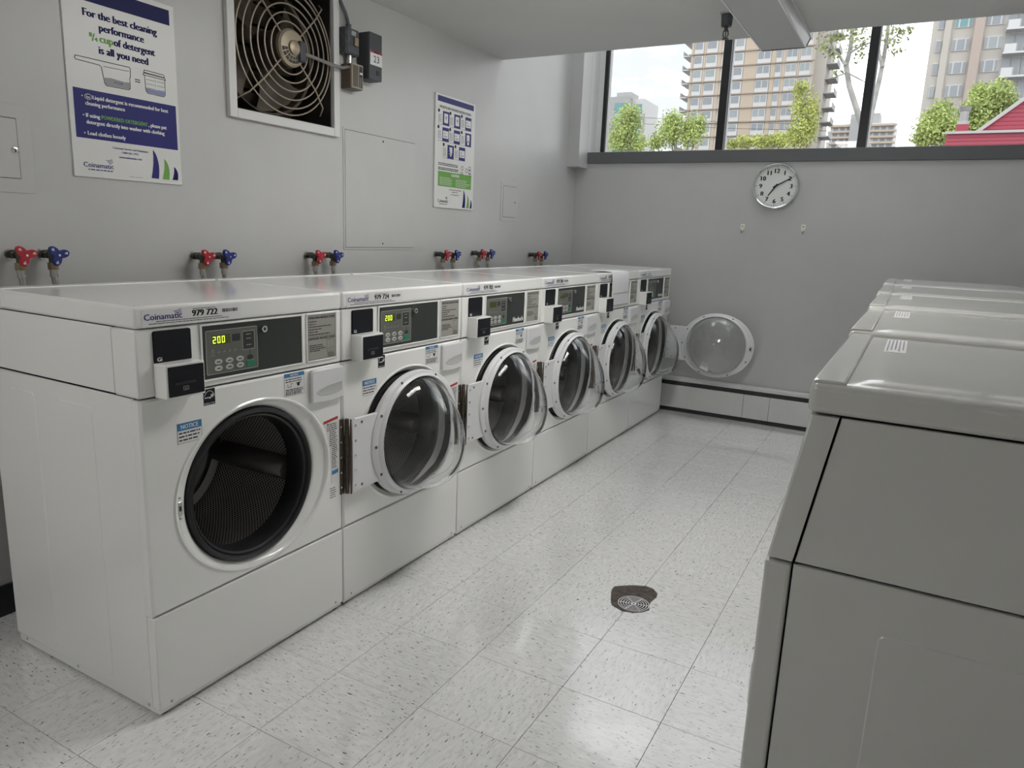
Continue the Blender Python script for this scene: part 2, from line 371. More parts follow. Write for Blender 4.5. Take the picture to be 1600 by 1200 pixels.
for i in range(i0, i1):
    for j in range(j0, j1):
        ax, bx = max(TX + i * T, XW) + .0006, min(TX + (i + 1) * T, XR) - .0006
        ay, by = max(TY + j * T, YN) + .0006, min(TY + (j + 1) * T, YB) - .0006
        if bx - ax < .01 or by - ay < .01: continue
        if bx < -.62 and ay > .4: continue                # hidden behind and under the washers
        if ax > 1.62 and ay > .35: continue               # hidden under the dryers
        hx, hy = round((bx - ax) / 2, 4), round((by - ay) / 2, 4)
        o = part('tile', TILE, floor, lambda b: b.rbox(-hx, hx, -hy, hy, -.004, 0, .0006, 1), ('tile', hx, hy), ((ax + bx) / 2, (ay + by) / 2, 0))
        if bx > .75 and ax < .94 and by > 1.24 and ay < 1.49: tiles.append(o)
bpy.context.view_layer.update()
for o in tiles:
    md = o.modifiers.new('cut', 'BOOLEAN'); md.object = cut; md.operation = 'DIFFERENCE'; md.solver = 'EXACT'
dg = bpy.context.evaluated_depsgraph_get()
for o in tiles:
    me = bpy.data.meshes.new_from_object(o.evaluated_get(dg)); o.modifiers.clear(); me.polygons.foreach_set('use_smooth', [False] * len(me.polygons)); o.data = me
bpy.data.objects.remove(cut)
part('drain_patch', CONCR, floor, lambda b: b.plate(FL, [(.85 + (x - .85) * 1.05, 1.36 + (y - 1.36) * 1.05) for x, y in HOLE], -.012, -.0032), label='broken-out dark concrete patch around the drain')
dr = thing('floor_drain', 'round pale metal floor drain grate set in the broken tiles', 'drain', (.868, 1.327, -.0028))
def fn(b):
    for r in (.018, .0275, .037, .0465, .055): b.lathe(FL, 0, 0, [(r, 0), (r, .0012), (r + .003, .0012), (r + .003, 0)], 32)
    b.lathe(FL, 0, 0, [(.004, 0), (.004, .0012), (.011, .0012), (.011, 0)], 20)
part('grate_rings', GRATE, dr, fn)
def fn(b):
    for q in range(6):
        a = q * PI / 3 + .25; c, s_ = math.cos(a), math.sin(a)
        b.tube([(c * .009, s_ * .009, .0004), (c * .054, s_ * .054, .0004)], .0018, 6)
part('grate_spokes', GRATE, dr, fn)
part('drain_well', BLACKP, dr, lambda b: b.plate(FL, circ(0, 0, .059, 32), -.003, -.0001))

# ------------------------------------------------------------------ washers
W = .7221; H = 1.117; D = .70
YC, ZCN = .356, .568                       # centre of the opening
g0, g1 = .0025, W - .0025
def fn_front(b):
    y0, y1, z0, z1 = g0, g1, .300, .884
    angs = sorted(set([round(2 * PI * i / 96, 5) for i in range(96)] + [round(math.atan2(z - ZCN, y - YC) % (2 * PI), 5) for y in (y0, y1) for z in (z0, z1)]))
    k = len(angs)
    def rect(a, ins=0):
        c, s_ = math.cos(a), math.sin(a); t = 1e9
        if abs(c) > 1e-9: t = min(t, ((y1 - ins if c > 0 else y0 + ins) - YC) / c)
        if abs(s_) > 1e-9: t = min(t, ((z1 - ins if s_ > 0 else z0 + ins) - ZCN) / s_)
        return YC + c * t, ZCN + s_ * t
    def oval(a, ry, rz): return YC + .012 + ry * math.cos(a), ZCN + rz * math.sin(a)
    def cc(a, r): return YC + r * math.cos(a), ZCN + r * math.sin(a)
    rings = [([rect(a) for a in angs], -.03), ([rect(a) for a in angs], -.006), ([rect(a, .006) for a in angs], 0),
             ([oval(a, .290, .2585) for a in angs], 0), ([oval(a, .285, .2545) for a in angs], .0035), ([oval(a, .279, .250) for a in angs], .002), ([oval(a, .272, .2455) for a in angs], -.006),
             ([cc(a, .243) for a in angs], -.010), ([cc(a, .236) for a in angs], -.014), ([cc(a, .231) for a in angs], -.024), ([cc(a, .229) for a in angs], -.05)]
    V = [(n, p[0], p[1]) for R, n in rings for p in R]; Fc = []
    for j in range(len(rings) - 1):
        for i in range(k): a, c = j * k + i, j * k + (i + 1) % k; Fc.append((a, c, c + k, a + k))
    b.add(V, Fc)
def fn_gasket(b): b.lathe(FRONT, YC, ZCN, [(.231, -.040), (.231, -.012), (.228, -.006), (.222, -.004), (.216, -.008), (.213, -.016), (.210, -.014), (.204, -.018), (.200, -.03), (.197, -.07), (.2, -.085)], 72)
def fn_drum(b): b.lathe(FRONT, YC, ZCN, [(.206, -.085), (.25, -.092), (.252, -.19), (.252, -.29), (.252, -.39), (.248, -.47)], 72, uv=True)
def fn_drumback(b):
    b.lathe(FRONT, YC, ZCN, [(.25, -.468), (.19, -.455), (.17, -.47), (.05, -.465), (.0005, -.46)], 64)
def fn_baffle(q):
    def f(b):
        a = PI / 2 + .35 + q * 2 * PI / 3
        for x0, x1 in ((-.45, -.11),):
            c, s_ = math.cos(a), math.sin(a); P = []
            fr = F((0, YC + c * .25, ZCN + s_ * .25), (0, -s_, c), (0, -c, -s_), (1, 0, 0))
            b.plate(fr, [(-.045, -.004), (.045, -.004), (.02, .05), (0, .058), (-.02, .05)], x0, x1)
    return f
def fn_drumrim(b): b.lathe(FRONT, YC, ZCN, [(.2035, -.088), (.201, -.083), (.2035, -.078), (.206, -.083), (.2035, -.088)], 72)
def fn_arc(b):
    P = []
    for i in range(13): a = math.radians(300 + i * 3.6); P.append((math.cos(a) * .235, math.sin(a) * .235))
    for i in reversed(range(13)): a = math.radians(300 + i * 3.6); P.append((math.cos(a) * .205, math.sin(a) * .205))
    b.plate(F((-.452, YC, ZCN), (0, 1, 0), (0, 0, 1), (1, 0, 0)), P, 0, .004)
def fn_side(y0, y1, emb):
    def f(b):
        b.rbox(-D, -.033, y0, y1, .035, .886, .003); b.rbox(-D, -.098, y0, y1, .8915, 1.060, .003)
        if emb:
            for xa, xb in ((-.60, -.47), (-.36, -.20)): b.plate(F((0, y0, 0), (1, 0, 0), (0, 0, 1), (0, -1, 0)), rr(xa, xb, .06, .84, .012), 0, .0022, .0022)
    return f
def fn_inner(b): b.box(-D + .002, -.04, .016, W - .016, .04, .05); b.box(-D + .002, -D + .01, .016, W - .016, .05, 1.06); b.box(-.04, -.034, .012, .02, .05, .88)
def fn_lower(b): b.rbox(-.032, 0, g0, g1, .022, .2965, .005)
def fn_rail(b): b.rbox(-D + .01, -.006, .006, W - .006, .010, .040, .002)
def fn_foot(x, y): return lambda b: b.cyl((x, y, 0), (x, y, .016), .016, .013, 12)
def fn_lid(b):
    b.rbox(-.60, .002, g0 - .001, g1 + .001, 1.0625, H, .008, 3)
    b.rbox(-D - .012, -.585, g0, g1, 1.0625, H - .004, .006, 2)
def fn_lidridge(b): b.rbox(-.604, -.592, g0 + .004, g1 - .004, H - .006, H + .002, .002, 1)
def fn_console(b): b.rbox(-.0965, -.001, g0, g1, .8885, 1.0605, .006, 2)
def fn_reader(b): b.plate(FRONT, rr(.049, .155, .972, 1.054, .006), -.002, .004, .001)
def fn_gi(b): b.text(FRONT, 'Gi', .056, .978, .010, .0046, bold=.0006)
def fn_cardbox(b): b.rbox(-.004, .046, .047, .159, .886, .974, .003)
def fn_cardface(b): b.plate(F((.046, 0, 0), (0, 1, 0), (0, 0, 1), (1, 0, 0)), rr(.053, .1545, .892, .968, .002), -.001, .002)
def fn_slot(b):
    fr = F((.0481, 0, 0), (0, 1, 0), (0, 0, 1), (1, 0, 0))
    b.plate(fr, rr(.070, .130, .921, .927, .001), 0, .0012)
def fn_slotmark(b):
    fr = F((.0484, 0, 0), (0, 1, 0), (0, 0, 1), (1, 0, 0)); b.stroke(fr, rr(.093, .108, .906, .915, .0006, 1), .0012, 0, True); b.bar(fr, .097, .099, .908, .912, 0); b.bar(fr, .102, .104, .908, .912, 0)
def fn_bezel(b):
    for (a, c, d, e) in ((.183, .190, .904, 1.059), (.543, .550, .904, 1.059), (.183, .550, .904, .9095), (.183, .550, 1.0535, 1.059)): b.rbox(-.003, .0035, a, c, d, e, .0012, 1)
    for (a, c, d, e) in ((.564, .569, .905, 1.057), (.693, .697, .905, 1.057), (.564, .697, .905, .9095), (.564, .697, 1.0525, 1.057)): b.rbox(-.003, .0028, a, c, d, e, .001, 1)
def fn_display(b): b.plate(FRONT, [(.189, .909), (.544, .909), (.544, 1.054), (.189, 1.054)], -.002, .0012)
def fn_overlay(b): b.plate(FRONT, rr(.199, .373, .920, 1.040, .004), 0, .0018)
def fn_overline(b): b.stroke(FRONT, rr(.200, .372, .921, 1.039, .004), .0013, .0021, True)
def fn_marks(b):
    n = .0021
    b.stroke(FRONT, rr(.278, .281, 1.004, 1.024, .0005, 1), .0006, n, True)
    b.stroke(FRONT, rr(.320, .362, .976, 1.028, .001, 1), .001, n, True)
    for i in range(5):
        u = .218 + i * .018; b.stroke(FRONT, [(u, .978), (u + .006, .978), (u + .006, .983)] if i else [(u, .977), (u, .985), (u + .003, .988), (u + .006, .985), (u + .006, .977)], .0009, n)
    b.bar(FRONT, .213, .228, .9715, .9722, n)
    for v in (1.018, 1.006, .988): b.bar(FRONT, .333, .350, v, v + .0015, n)
def fn_dkmarks(b):
    n = .0020
    b.bar(FRONT, .322, .360, .978, 1.026, n); b.bar(FRONT, .3435, .3455, .955, .978, n); b.flat(FRONT, circ(.3445, .953, .0115, 18, .007), n)
    b.bar(FRONT, .285, .312, 1.004, 1.024, n)
def fn_lcdbg(b): b.plate(FRONT, [(.221, 1.001), (.279, 1.001), (.279, 1.026), (.221, 1.026)], .001, .0022)
SEG = {'2': 'abged', '0': 'abcdef', '1': 'bc'}
def fn_digits(s):
    def f(b):
        n = .0026
        for i, ch in enumerate(s):
            u = .222 + i * .0145; v = 1.004; w_, h_ = .0095, .0185; t = .0024
            S = {'a': (u, u + w_, v + h_ - t, v + h_), 'g': (u, u + w_, v + h_ / 2 - t / 2, v + h_ / 2 + t / 2), 'd': (u, u + w_, v, v + t), 'f': (u, u + t, v + h_ / 2, v + h_), 'b': (u + w_ - t, u + w_, v + h_ / 2, v + h_), 'e': (u, u + t, v, v + h_ / 2), 'c': (u + w_ - t, u + w_, v, v + h_ / 2)}
            for q in SEG[ch]: b.bar(FRONT, *S[q], n)
    return f
def fn_button(b): b.plate(FRONT, circ(0, 0, .0132, 20, .0076), .001, .0032, .001)
def fn_btnmark(b): b.bar(FRONT, -.006, .006, -.0014, .0014, .0034)
def fn_green(b): b.plate(FRONT, rr(.331, .360, .926, .944, .002), .001, .0032, .0008)
def fn_lock(b):
    b.cyl((0, .392, 1.029), (.012, .392, 1.029), .0105, .0095, 20)
def fn_lockhole(b): b.flat(F((.0123, 0, 0), (0, 1, 0), (0, 0, 1), (1, 0, 0)), circ(.392, 1.029, .005, 14), 0); b.flat(F((.0122, 0, 0), (0, 1, 0), (0, 0, 1), (1, 0, 0)), circ(.392, 1.029, .0005, 6), 0)
def fn_brand(b): b.text(FRONT, 'Huebsch', .437, .921, .021, .0018, .096, bold=.0018)
def fn_instr(b): b.plate(FRONT, rr(.569, .693, .9095, 1.0525, .001, 1), -.001, .0012)
def fn_instrprint(b):
    n = .0016; rnd = random.Random(3)
    b.text(FRONT, 'OPERATING INSTRUCTIONS', .573, 1.040, .0065, n, .116, bold=.0004)
    for i, L_ in enumerate((.03, .026, .095, .05, .036, .088)): b.bar(FRONT, .573, .576, 1.030 - i * .0082, 1.0325 - i * .0082, n); b.words(FRONT, .578, .578 + L_, 1.030 - i * .0082, .0026, n, rnd)
    b.bar(FRONT, .573, .689, .9835, .9842, n); b.text(FRONT, 'DISPENSER INSTRUCTIONS', .573, .974, .0065, n, .116, bold=.0004)
    for i in range(4): b.words(FRONT, .577, .577 + (.055, .06, .07, .045)[i], .955 - i * .006, .0026, n, rnd)
    b.stroke(FRONT, [(.653, .930), (.681, .930), (.681, .970), (.653, .970)], .0009, n, True); b.stroke(FRONT, [(.667, .930), (.667, .970)], .0009, n); b.bar(FRONT, .659, .661, .937, .941, n); b.bar(FRONT, .673, .675, .941, .945, n)
    for i in range(3): b.words(FRONT, .655, .688, .924 - i * .005, .0022, n, rnd)
    b.stroke(FRONT, rr(.5705, .6915, .911, 1.051, .0005, 1), .0006, n, True)
def fn_drawer(b):
    fr = FRONT; P = [(.573, .776)] + [(.573 + .146 * t, .776 - .012 * math.sin(PI * (t * .5 + .5)) * 0 - .006 * math.sin(PI * t)) for t in [i / 10 for i in range(1, 10)]] + [(.719, .776), (.719, .874), (.713, .879), (.579, .879), (.573, .873)]
    b.plate(fr, P, -.002, .014, .004)
def fn_scoop(b):
    # scooped pull: a shallow bowl with a raised lip
    P = [(.590, .806), (.605, .815), (.64, .824), (.68, .828), (.708, .830), (.708, .800), (.68, .793), (.64, .791), (.605, .795)]
    fr = F((.0142, 0, 0), (0, 1, 0), (0, 0, 1), (1, 0, 0)); k = len(P); cu, cv = .66, .81
    R = [(P, .0003), ([(cu + (p[0] - cu) * .97, cv + (p[1] - cv) * .92) for p in P], .0012), ([(cu + (p[0] - cu) * .9, cv + (p[1] - cv) * .75) for p in P], .0004)]
    V = [fr(p[0], p[1], n) for Q, n in R for p in Q]; Fc = [(j * k + i, j * k + (i + 1) % k, (j + 1) * k + (i + 1) % k, (j + 1) * k + i) for j in range(2) for i in range(k)] + [tuple(range(2 * k, 3 * k))]
    b.add(V, Fc)
def fn_lidlabel(b): b.plate(F((.002, 0, 0), (0, 1, 0), (0, 0, 1), (1, 0, 0)), [(.022, 1.066), (.318, 1.066), (.318, 1.1065), (.022, 1.1065)], -.001, .0008)
LF = F((.0032, 0, 0), (0, 1, 0), (0, 0, 1), (1, 0, 0))
def fn_coin(b):
    b.text(LF, 'Coinamatic', .028, 1.082, .015, 0, .105, bold=.0005)
    for i in range(3): b.stroke(LF, [(.110 + i * .004, 1.1005 - i * .0045), (.118 + i * .003, 1.0995 - i * .004), (.130 + i * .001, 1.1045 - i * .004)], .0016, 0)
def fn_num(s):
    def f(b):
        rnd = random.Random(5)
        if s:
            b.text(LF, s, .163, 1.083, .016, 0, .077, bold=.0014)
            for i in range(12): b.bar(LF, .256 + i * .0042, .256 + i * .0042 + rnd.choice((.002, .003)), 1.087, 1.096, 0)
            b.words(LF, .165, .235, 1.1015, .0016, 0, rnd)
        else:
            b.bar(LF, .17, .18, 1.085, 1.09, 0); b.bar(LF, .186, .19, 1.083, 1.088, 0); b.bar(LF, .2, .226, 1.089, 1.094, 0)
        b.words(LF, .06, .255, 1.0765, .0018, 0, rnd); b.words(LF, .04, .275, 1.0715, .0018, 0, rnd)
    return f
def fn_energy(b): b.plate(FRONT, [(.186, .8395), (.2225, .8395), (.2225, .8835), (.186, .8835)], -.001, .0008)
def fn_energyprint(b):
    n = .0012; P = [(.2042 + .0165 * math.cos(math.radians(a)), .857 + .021 * math.sin(math.radians(a))) for a in range(15, 170, 12)]
    b.stroke(FRONT, P, .0014, n); b.text(FRONT, 'energy', .189, .858, .005, n, .021, bold=.0004); b.text(FRONT, 'ENERGY STAR', .1875, .8415, .0042, n, .0335)
    S = [(.213 + (.006 if i % 2 == 0 else .0025) * math.cos(PI / 2 + i * PI / 5), .864 + (.007 if i % 2 == 0 else .003) * math.sin(PI / 2 + i * PI / 5)) for i in range(10)]; b.flat(FRONT, S, n)
def fn_notice(b): b.plate(FRONT, [(.102, .751), (.176, .751), (.176, .806), (.102, .806)], -.001, .0006)
def fn_noticeband(b): b.bar(FRONT, .102, .176, .786, .806, .001)
def fn_noticetxt(b): b.text(FRONT, 'NOTICE', .139, .7905, .011, .0014, .052, 'C', bold=.0005)
def fn_noticeprint(b):
    rnd = random.Random(9)
    for i in range(3): b.words(FRONT, .106, (.171, .172, .165)[i], .777 - i * .0095, .0036, .001, rnd)
    b.stroke(FRONT, [(.1025, .7515), (.1755, .7515), (.1755, .8055), (.1025, .8055)], .0007, .001, True)
def fn_notice2(b): b.plate(FRONT, [(.470, .812), (.552, .812), (.552, .882), (.470, .882)], -.001, .0006)
def fn_notice2band(b): b.bar(FRONT, .470, .552, .870, .882, .001)
def fn_notice2txt(b): b.text(FRONT, 'NOTICE', .511, .8725, .007, .0014, .032, 'C', bold=.0004)
def fn_notice2print(b):
    rnd = random.Random(11); n = .001
    for v in (.862, .855, .830, .825, .820, .8155): b.words(FRONT, .475, .547 - rnd.uniform(0, .012), v, .0028, n, rnd)
    b.stroke(FRONT, [(.484, .849), (.484, .840), (.497, .840), (.497, .849), (.505, .850)], .0014, n); b.flat(FRONT, circ(.527, .8445, .006, 8), n); b.stroke(FRONT, [(.518, .849), (.537, .850)], .0025, n)
    b.stroke(FRONT, [(.4705, .8125), (.5515, .8125), (.5515, .8815), (.4705, .8815)], .0006, n, True)
WARN = [(.667, .480), (.700, .484), (.700, .708), (.632, .700), (.645, .67), (.655, .635), (.663, .59), (.667, .54)]
def fn_warn(b): b.plate(FRONT, WARN, -.001, .0008)
def fn_warnband(b): b.flat(FRONT, [(.632, .6905), (.700, .6985), (.700, .708), (.632, .700)], .0012)
def fn_warnblue(b): b.flat(FRONT, [(.669, .508), (.699, .511), (.699, .525), (.669, .522)], .0012)
def fn_warnprint(b):
    rnd = random.Random(13)
    for i in range(27):
        v = .684 - i * .0066; u0 = .648 if v > .66 else (.660 if v > .61 else .670)
        if .505 < v < .528: continue
        b.words(FRONT, u0, .697 - rnd.uniform(0, .008), v, .0028, .0012, rnd)
    b.flat(FRONT, circ(.6515, .688, .003, 3), .0012)
def fn_warnnote(b):
    rnd = random.Random(17)
    for i in range(5): b.words(FRONT, .66, .69 - rnd.uniform(0, .01), .46 - i * .008, .0025, .0006, rnd)
def fn_catch(b): b.plate(FRONT, rr(.094, .109, .553, .592, .004), -.011, -.004, .001)
def fn_catchhole(b): b.plate(F((-.004, 0, 0), (0, 1, 0), (0, 0, 1), (1, 0, 0)), rr(.098, .105, .566, .580, .001), 0, .0006)
def fn_screwat(u, v, n0, r=.0042):
    return lambda b: b.lathe(F((n0, 0, 0), (0, 1, 0), (0, 0, 1), (1, 0, 0)), u, v, [(r, -.002), (r, .0008), (r * .7, .002), (.0002, .0022)], 12)
# hinge and door, built in the swung-open pose: +y away from the hinge, inner face to +x
HZ0, HZ1 = .427, .692
def fn_leaf(b): b.plate(FRONT, [(.708, HZ0), (.727, HZ0), (.727, HZ1), (.708, HZ1)], 0, .004, .001)
def fn_barrel(b):
    n = 13; s_ = (HZ1 - HZ0) / n
    for i in range(n): b.cyl((.011, .7325, HZ0 + i * s_ + .0008), (.011, .7325, HZ0 + (i + 1) * s_ - .0008), .0075, None, 12)
    b.cyl((.011, .7325, HZ0), (.011, .7325, HZ1), .006, None, 8)
DC, RV, RH, RG = .372, .2405, .274, .218
DZ = .566
def fn_door(b):
    prof = [(0, .002), (0, .034), (.16, .037), (.34, .033), (.46, .027), (.86, .024), (.97, .020), (1, .014), (1, .002), (0, .002)]
    k = 96
    V = []; Fc = []
    for t, n in prof[:-1]:
        for j in range(k):
            a = 2 * PI * j / k; c, s_ = math.cos(a), math.sin(a)
            rh = RH if c > 0 else RH * .97
            pu, pv = RG * c + t * (rh * c - RG * c), RG * s_ + t * (RV * s_ - RG * s_)
            V.append((n, DC + pu, DZ + pv))
    m_ = len(prof) - 1
    for i in range(m_):
        for j in range(k): Fc.append((i * k + j, i * k + (j + 1) % k, ((i + 1) % m_) * k + (j + 1) % k, ((i + 1) % m_) * k + j))
    b.add(V, Fc)
    P = [(.028, HZ0 + .004), (.150, HZ0 + .004), (.150, HZ1 - .004), (.028, HZ1 - .004)]
    b.plate(FRONT, P, .004, .0155, .002)
def fn_doorleaf(b): b.plate(FRONT, [(.001, HZ0), (.006, HZ0), (.006, HZ1), (.001, HZ1)], .0135, .0168, .0005)
def fn_doorstrip(b): b.plate(FRONT, [(.010, HZ0 + .004), (.043, HZ0 + .004), (.043, HZ1 - .004), (.010, HZ1 - .004)], .0145, .0165, .0006)
BPROF = [(.2175, .030), (.2145, .042), (.205, .062), (.189, .088), (.170, .114), (.149, .137), (.127, .155), (.105, .166), (.08, .172), (.045, .175), (.0006, .176)]
def fn_bowl(b):
    t = .008
    inner = [(max(r - t, .0004), n - t * (0 if i < 3 else min(1, (i - 2) / 4))) for i, (r, n) in enumerate(BPROF)]
    prof = BPROF + inner[::-1] + [BPROF[0]]
    def off(i):
        n = prof[i][1]; q = max(0, (n - .04) / .13); return (.006 * q, -.058 * q ** 1.15)
    b.lathe(FRONT, DC, DZ, prof, 72, off=off)
def fn_seal(b): b.lathe(FRONT, DC, DZ, [(.2185, .004), (.2185, .030), (.214, .032), (.211, .028), (.211, .006), (.2185, .004)], 72)
def fn_latch(b): b.plate(F((.022, 0, 0), (0, 1, 0), (0, 0, 1), (1, 0, 0)), rr(DC + .237, DC + .262, DZ - .02, DZ + .02, .004), 0, .006, .001)
def fn_latchhole(b): b.plate(F((.028, 0, 0), (0, 1, 0), (0, 0, 1), (1, 0, 0)), rr(DC + .243, DC + .255, DZ - .008, DZ + .008, .001), 0, .001)
def fn_doorsticker(b): b.plate(F((.0245, 0, 0), (0, 1, 0), (0, 0, 1), (1, 0, 0)), [(DC - .075, DZ - .155), (DC - .015, DZ - .175), (DC - .012, DZ - .115), (DC - .06, DZ - .10)], .141, .1415)

WLAB = ['white front-loading washer nearest the viewer, its dark round drum uncovered',
        'white front-loading washer second from the viewer, lid sticker 979 724',
        'white front-loading washer third from the viewer, lid sticker 979 702',
        'white front-loading washer fourth from the viewer, just before the one with the paper',
        'white front-loading washer with a white paper hung over its control panel',
        'white front-loading washer last in the row, its door swung out towards the back wall']
NUMS = ['979 722', '979 724', '979 702', '979 700', '979 701', '']
DIG = ['200', '200', '', '', '', '']
for k in range(6):
    t = thing('washer', WLAB[k], 'washer', (0, k * W, 0), group='front-loading washers along the left wall')
    pt = lambda n, m, f, key=None, par=None, **kw: part(n, m, par or t, f, key or f.__name__, **kw)
    pt('side_panel', ENAMEL, fn_side(.004, .014, True), 'sideA'); pt('side_panel', ENAMEL, fn_side(W - .014, W - .004, False), 'sideB')
    pt('inner_frame', SEAM, fn_inner); pt('front_panel', ENAMEL, fn_front); lo = pt('lower_panel', ENAMEL, fn_lower)
    rail = pt('base_rail', ENAMEL, fn_rail)
    for x, y in ((-.03, .03), (-.03, W - .03), (-D + .04, .03), (-D + .04, W - .03)): pt('foot', HINGEM, fn_foot(x, y), ('foot', x, y))
    for u in (.04, W - .04): pt('screw', STEEL, fn_screwat(u, .036, 0), ('ls', u), lo)
    if k == 0:
        for x in (-D + .05, -.38, -.05): part('screw', STEEL, rail, lambda b: b.lathe(F((x, .006, .026), (1, 0, 0), (0, 0, 1), (0, -1, 0)), 0, 0, [(.005, -.002), (.005, .001), (.0003, .002)], 10))
    pt('door_gasket', RUBBER, fn_gasket); dm = pt('drum', PERF, fn_drum)
    pt('drum_back', DRUMB, fn_drumback, par=dm); pt('drum_rim', STEEL if k == 0 else DRUMB, fn_drumrim, par=dm); [pt('baffle', DRUMB, fn_baffle(q), 'baf%d' % q, par=dm) for q in range(3)]
    if k == 0: pt('drum_back_streak', STICK, fn_arc, par=dm)  # bright streak put into the colour as a white strip; nothing lights it there
    lid = pt('lid', ENAMEL, fn_lid); pt('lid_ridge', ENAMEL, fn_lidridge, par=lid)
    lb = pt('lid_sticker', STICK, fn_lidlabel); pt('logo_print', PRINTB2, fn_coin, par=lb); pt('number_print', PRINT, fn_num(NUMS[k]), 'num%d' % k, par=lb)
    cn = pt('console', ENAMEL, fn_console); pt('console_bezel', ENAMEL, fn_bezel, par=cn)
    rd = pt('card_reader_plate', BLACKP, fn_reader); pt('reader_print', STICK, fn_gi, par=rd)
    cb = pt('card_box', ENAMEL, fn_cardbox); pt('card_box_face', BLACKP, fn_cardface, par=cb); pt('card_slot', RUBBER, fn_slot, par=cb); pt('slot_print', PRINTGY, fn_slotmark, par=cb)
    dp = pt('display_panel', CONSOLE_D, fn_display)
    pt('control_overlay', OVERLAY, fn_overlay, par=dp); pt('overlay_border', LINEW, fn_overline, par=dp); pt('overlay_print', LINEW, fn_marks, par=dp); pt('overlay_dark_print', CONSOLE_D, fn_dkmarks, par=dp)
    pt('screen', LCDBG, fn_lcdbg, par=dp)
    if DIG[k]: pt('lit_digits', LCD, fn_digits(DIG[k]), 'dig' + DIG[k], par=dp)
    for u in (.237, .273, .309):
        for v in (.953, .935):
            pt('button', BTN, fn_button, par=dp, loc=(0, u, v)); pt('button_print', PRINT, fn_btnmark, par=dp, loc=(0, u, v))
    pt('start_button', GREENB, fn_green, par=dp); pt('key_lock', CHROME, fn_lock, par=dp); pt('keyhole', SEAM, fn_lockhole, par=dp)
    if k >= 2: pt('brand_lettering', STICK, fn_brand, par=dp)
    il = pt('instruction_plate', INSTR, fn_instr); pt('instruction_print', PRINT, fn_instrprint, par=il)
    dw = pt('detergent_drawer', DOORW, fn_drawer); pt('drawer_pull', BTN, fn_scoop, par=dw)
    es = pt('energy_sticker', BLACKP, fn_energy); pt('energy_print', STICK, fn_energyprint, par=es)
    no = pt('notice_sticker', STICK, fn_notice); pt('notice_band', STICKB, fn_noticeband, par=no); pt('notice_lettering', STICK, fn_noticetxt, par=no); pt('notice_print', PRINT, fn_noticeprint, par=no)
    no = pt('detergent_sticker', STICK, fn_notice2); pt('notice_band', STICKB, fn_notice2band, par=no); pt('notice_lettering', STICK, fn_notice2txt, par=no); pt('notice_print', PRINT, fn_notice2print, par=no)
    wn = pt('warning_sticker', STICK, fn_warn); pt('warning_band', STICKR, fn_warnband, par=wn); pt('warning_blue_patch', STICKB, fn_warnblue, par=wn); pt('warning_print', PRINT, fn_warnprint, par=wn); pt('serial_print', PRINT, fn_warnnote)
    ct = pt('door_catch', STEEL, fn_catch); pt('catch_slot', SEAM, fn_catchhole, par=ct)
    for v in (.545, .603): pt('screw', STEEL, fn_screwat(.103, v, -.006), ('cs', v), par=ct)
    hg = pt('hinge', HINGEM, fn_leaf); pt('hinge_barrel', HINGEM, fn_barrel, par=hg)
    for i in range(5): pt('screw', CHROME, fn_screwat(.713, HZ0 + .025 + i * .0535, .004), ('hs', i), par=hg)
    # the door swung open about its hinge
    dr_ = pt('door', DOORW, fn_door, loc=(.011, .7325, 0), rz=(0 if k < 5 else math.radians(-87)))
    pt('bowl', BOWL, fn_bowl, par=dr_); pt('bowl_seal', RUBBER if k < 5 else BTN, fn_seal, par=dr_); pt('hinge_strip', DOORW, fn_doorstrip, par=dr_); pt('hinge_leaf', HINGEM, fn_doorleaf, par=dr_)
    la = pt('latch', STEEL, fn_latch, par=dr_); pt('latch_slot', SEAM, fn_latchhole, par=dr_)
    for i in range(5): pt('screw', CHROME, fn_screwat(.024, HZ0 + .025 + i * .0535, .0175, .0052), ('ds', i), par=dr_)
    for u, v in ((.058, HZ0 + .02), (.058, HZ1 - .02)): pt('screw', SCREWD, fn_screwat(u, v, .0155, .0052), ('dp', u, v), par=dr_)
    for a in (65, 115, 152, 180, 208, 245, 295, 335): pt('screw', SCREWD, fn_screwat(DC + math.cos(math.radians(a)) * .25, DZ + math.sin(math.radians(a)) * .2305, .0265, .0056), ('rs', a), par=dr_)
    if k == 5: pt('bowl_sticker', STICK, fn_doorsticker, par=dr_)

# paper hung over the fifth washer's lid and console
def fn(b):
    y0, y1 = .205, .50; P = [(-.14, H + .004), (-.08, H + .006), (-.02, H + .005), (.002, H + .002), (.0105, H - .012), (.0150, 1.06), (.0155, 1.0), (.0150, .955), (.0135, .915)]
    V, Fc = [], []
    for i, (x, z) in enumerate(P):
        for j in range(7):
            y = y0 + (y1 - y0) * j / 6; V.append((x + .0012 * math.sin(j * 1.1 + i), y + .004 * math.sin(i * .8), z + (.003 * math.sin(j * .9) if i < 3 else 0)))
    n = len(V); V += [(x - .0005 if i // 7 > 3 else x, y, z - (.0006 if i // 7 <= 3 else 0)) for i, (x, y, z) in enumerate(V[:n])]
    for i in range(len(P) - 1):
        for j in range(6): q = (i * 7 + j, i * 7 + j + 1, i * 7 + j + 8, i * 7 + j + 7); Fc += [q, tuple(n + z for z in reversed(q))]
    b.add(V, Fc)
pp = thing('paper_sheet', 'white paper sheet hung over the lid and controls of the fifth washer', 'paper', (0, 4 * W, 0))
part('sheet', PAPER, pp, fn)
def fn(b):
    fr = F((.0171, 0, 0), (0, 1, 0), (0, 0, 1), (1, 0, 0)); b.bar(fr, .225, .48, .986, .990, 0)
part('fold_line', PRINTGY, pp, fn)

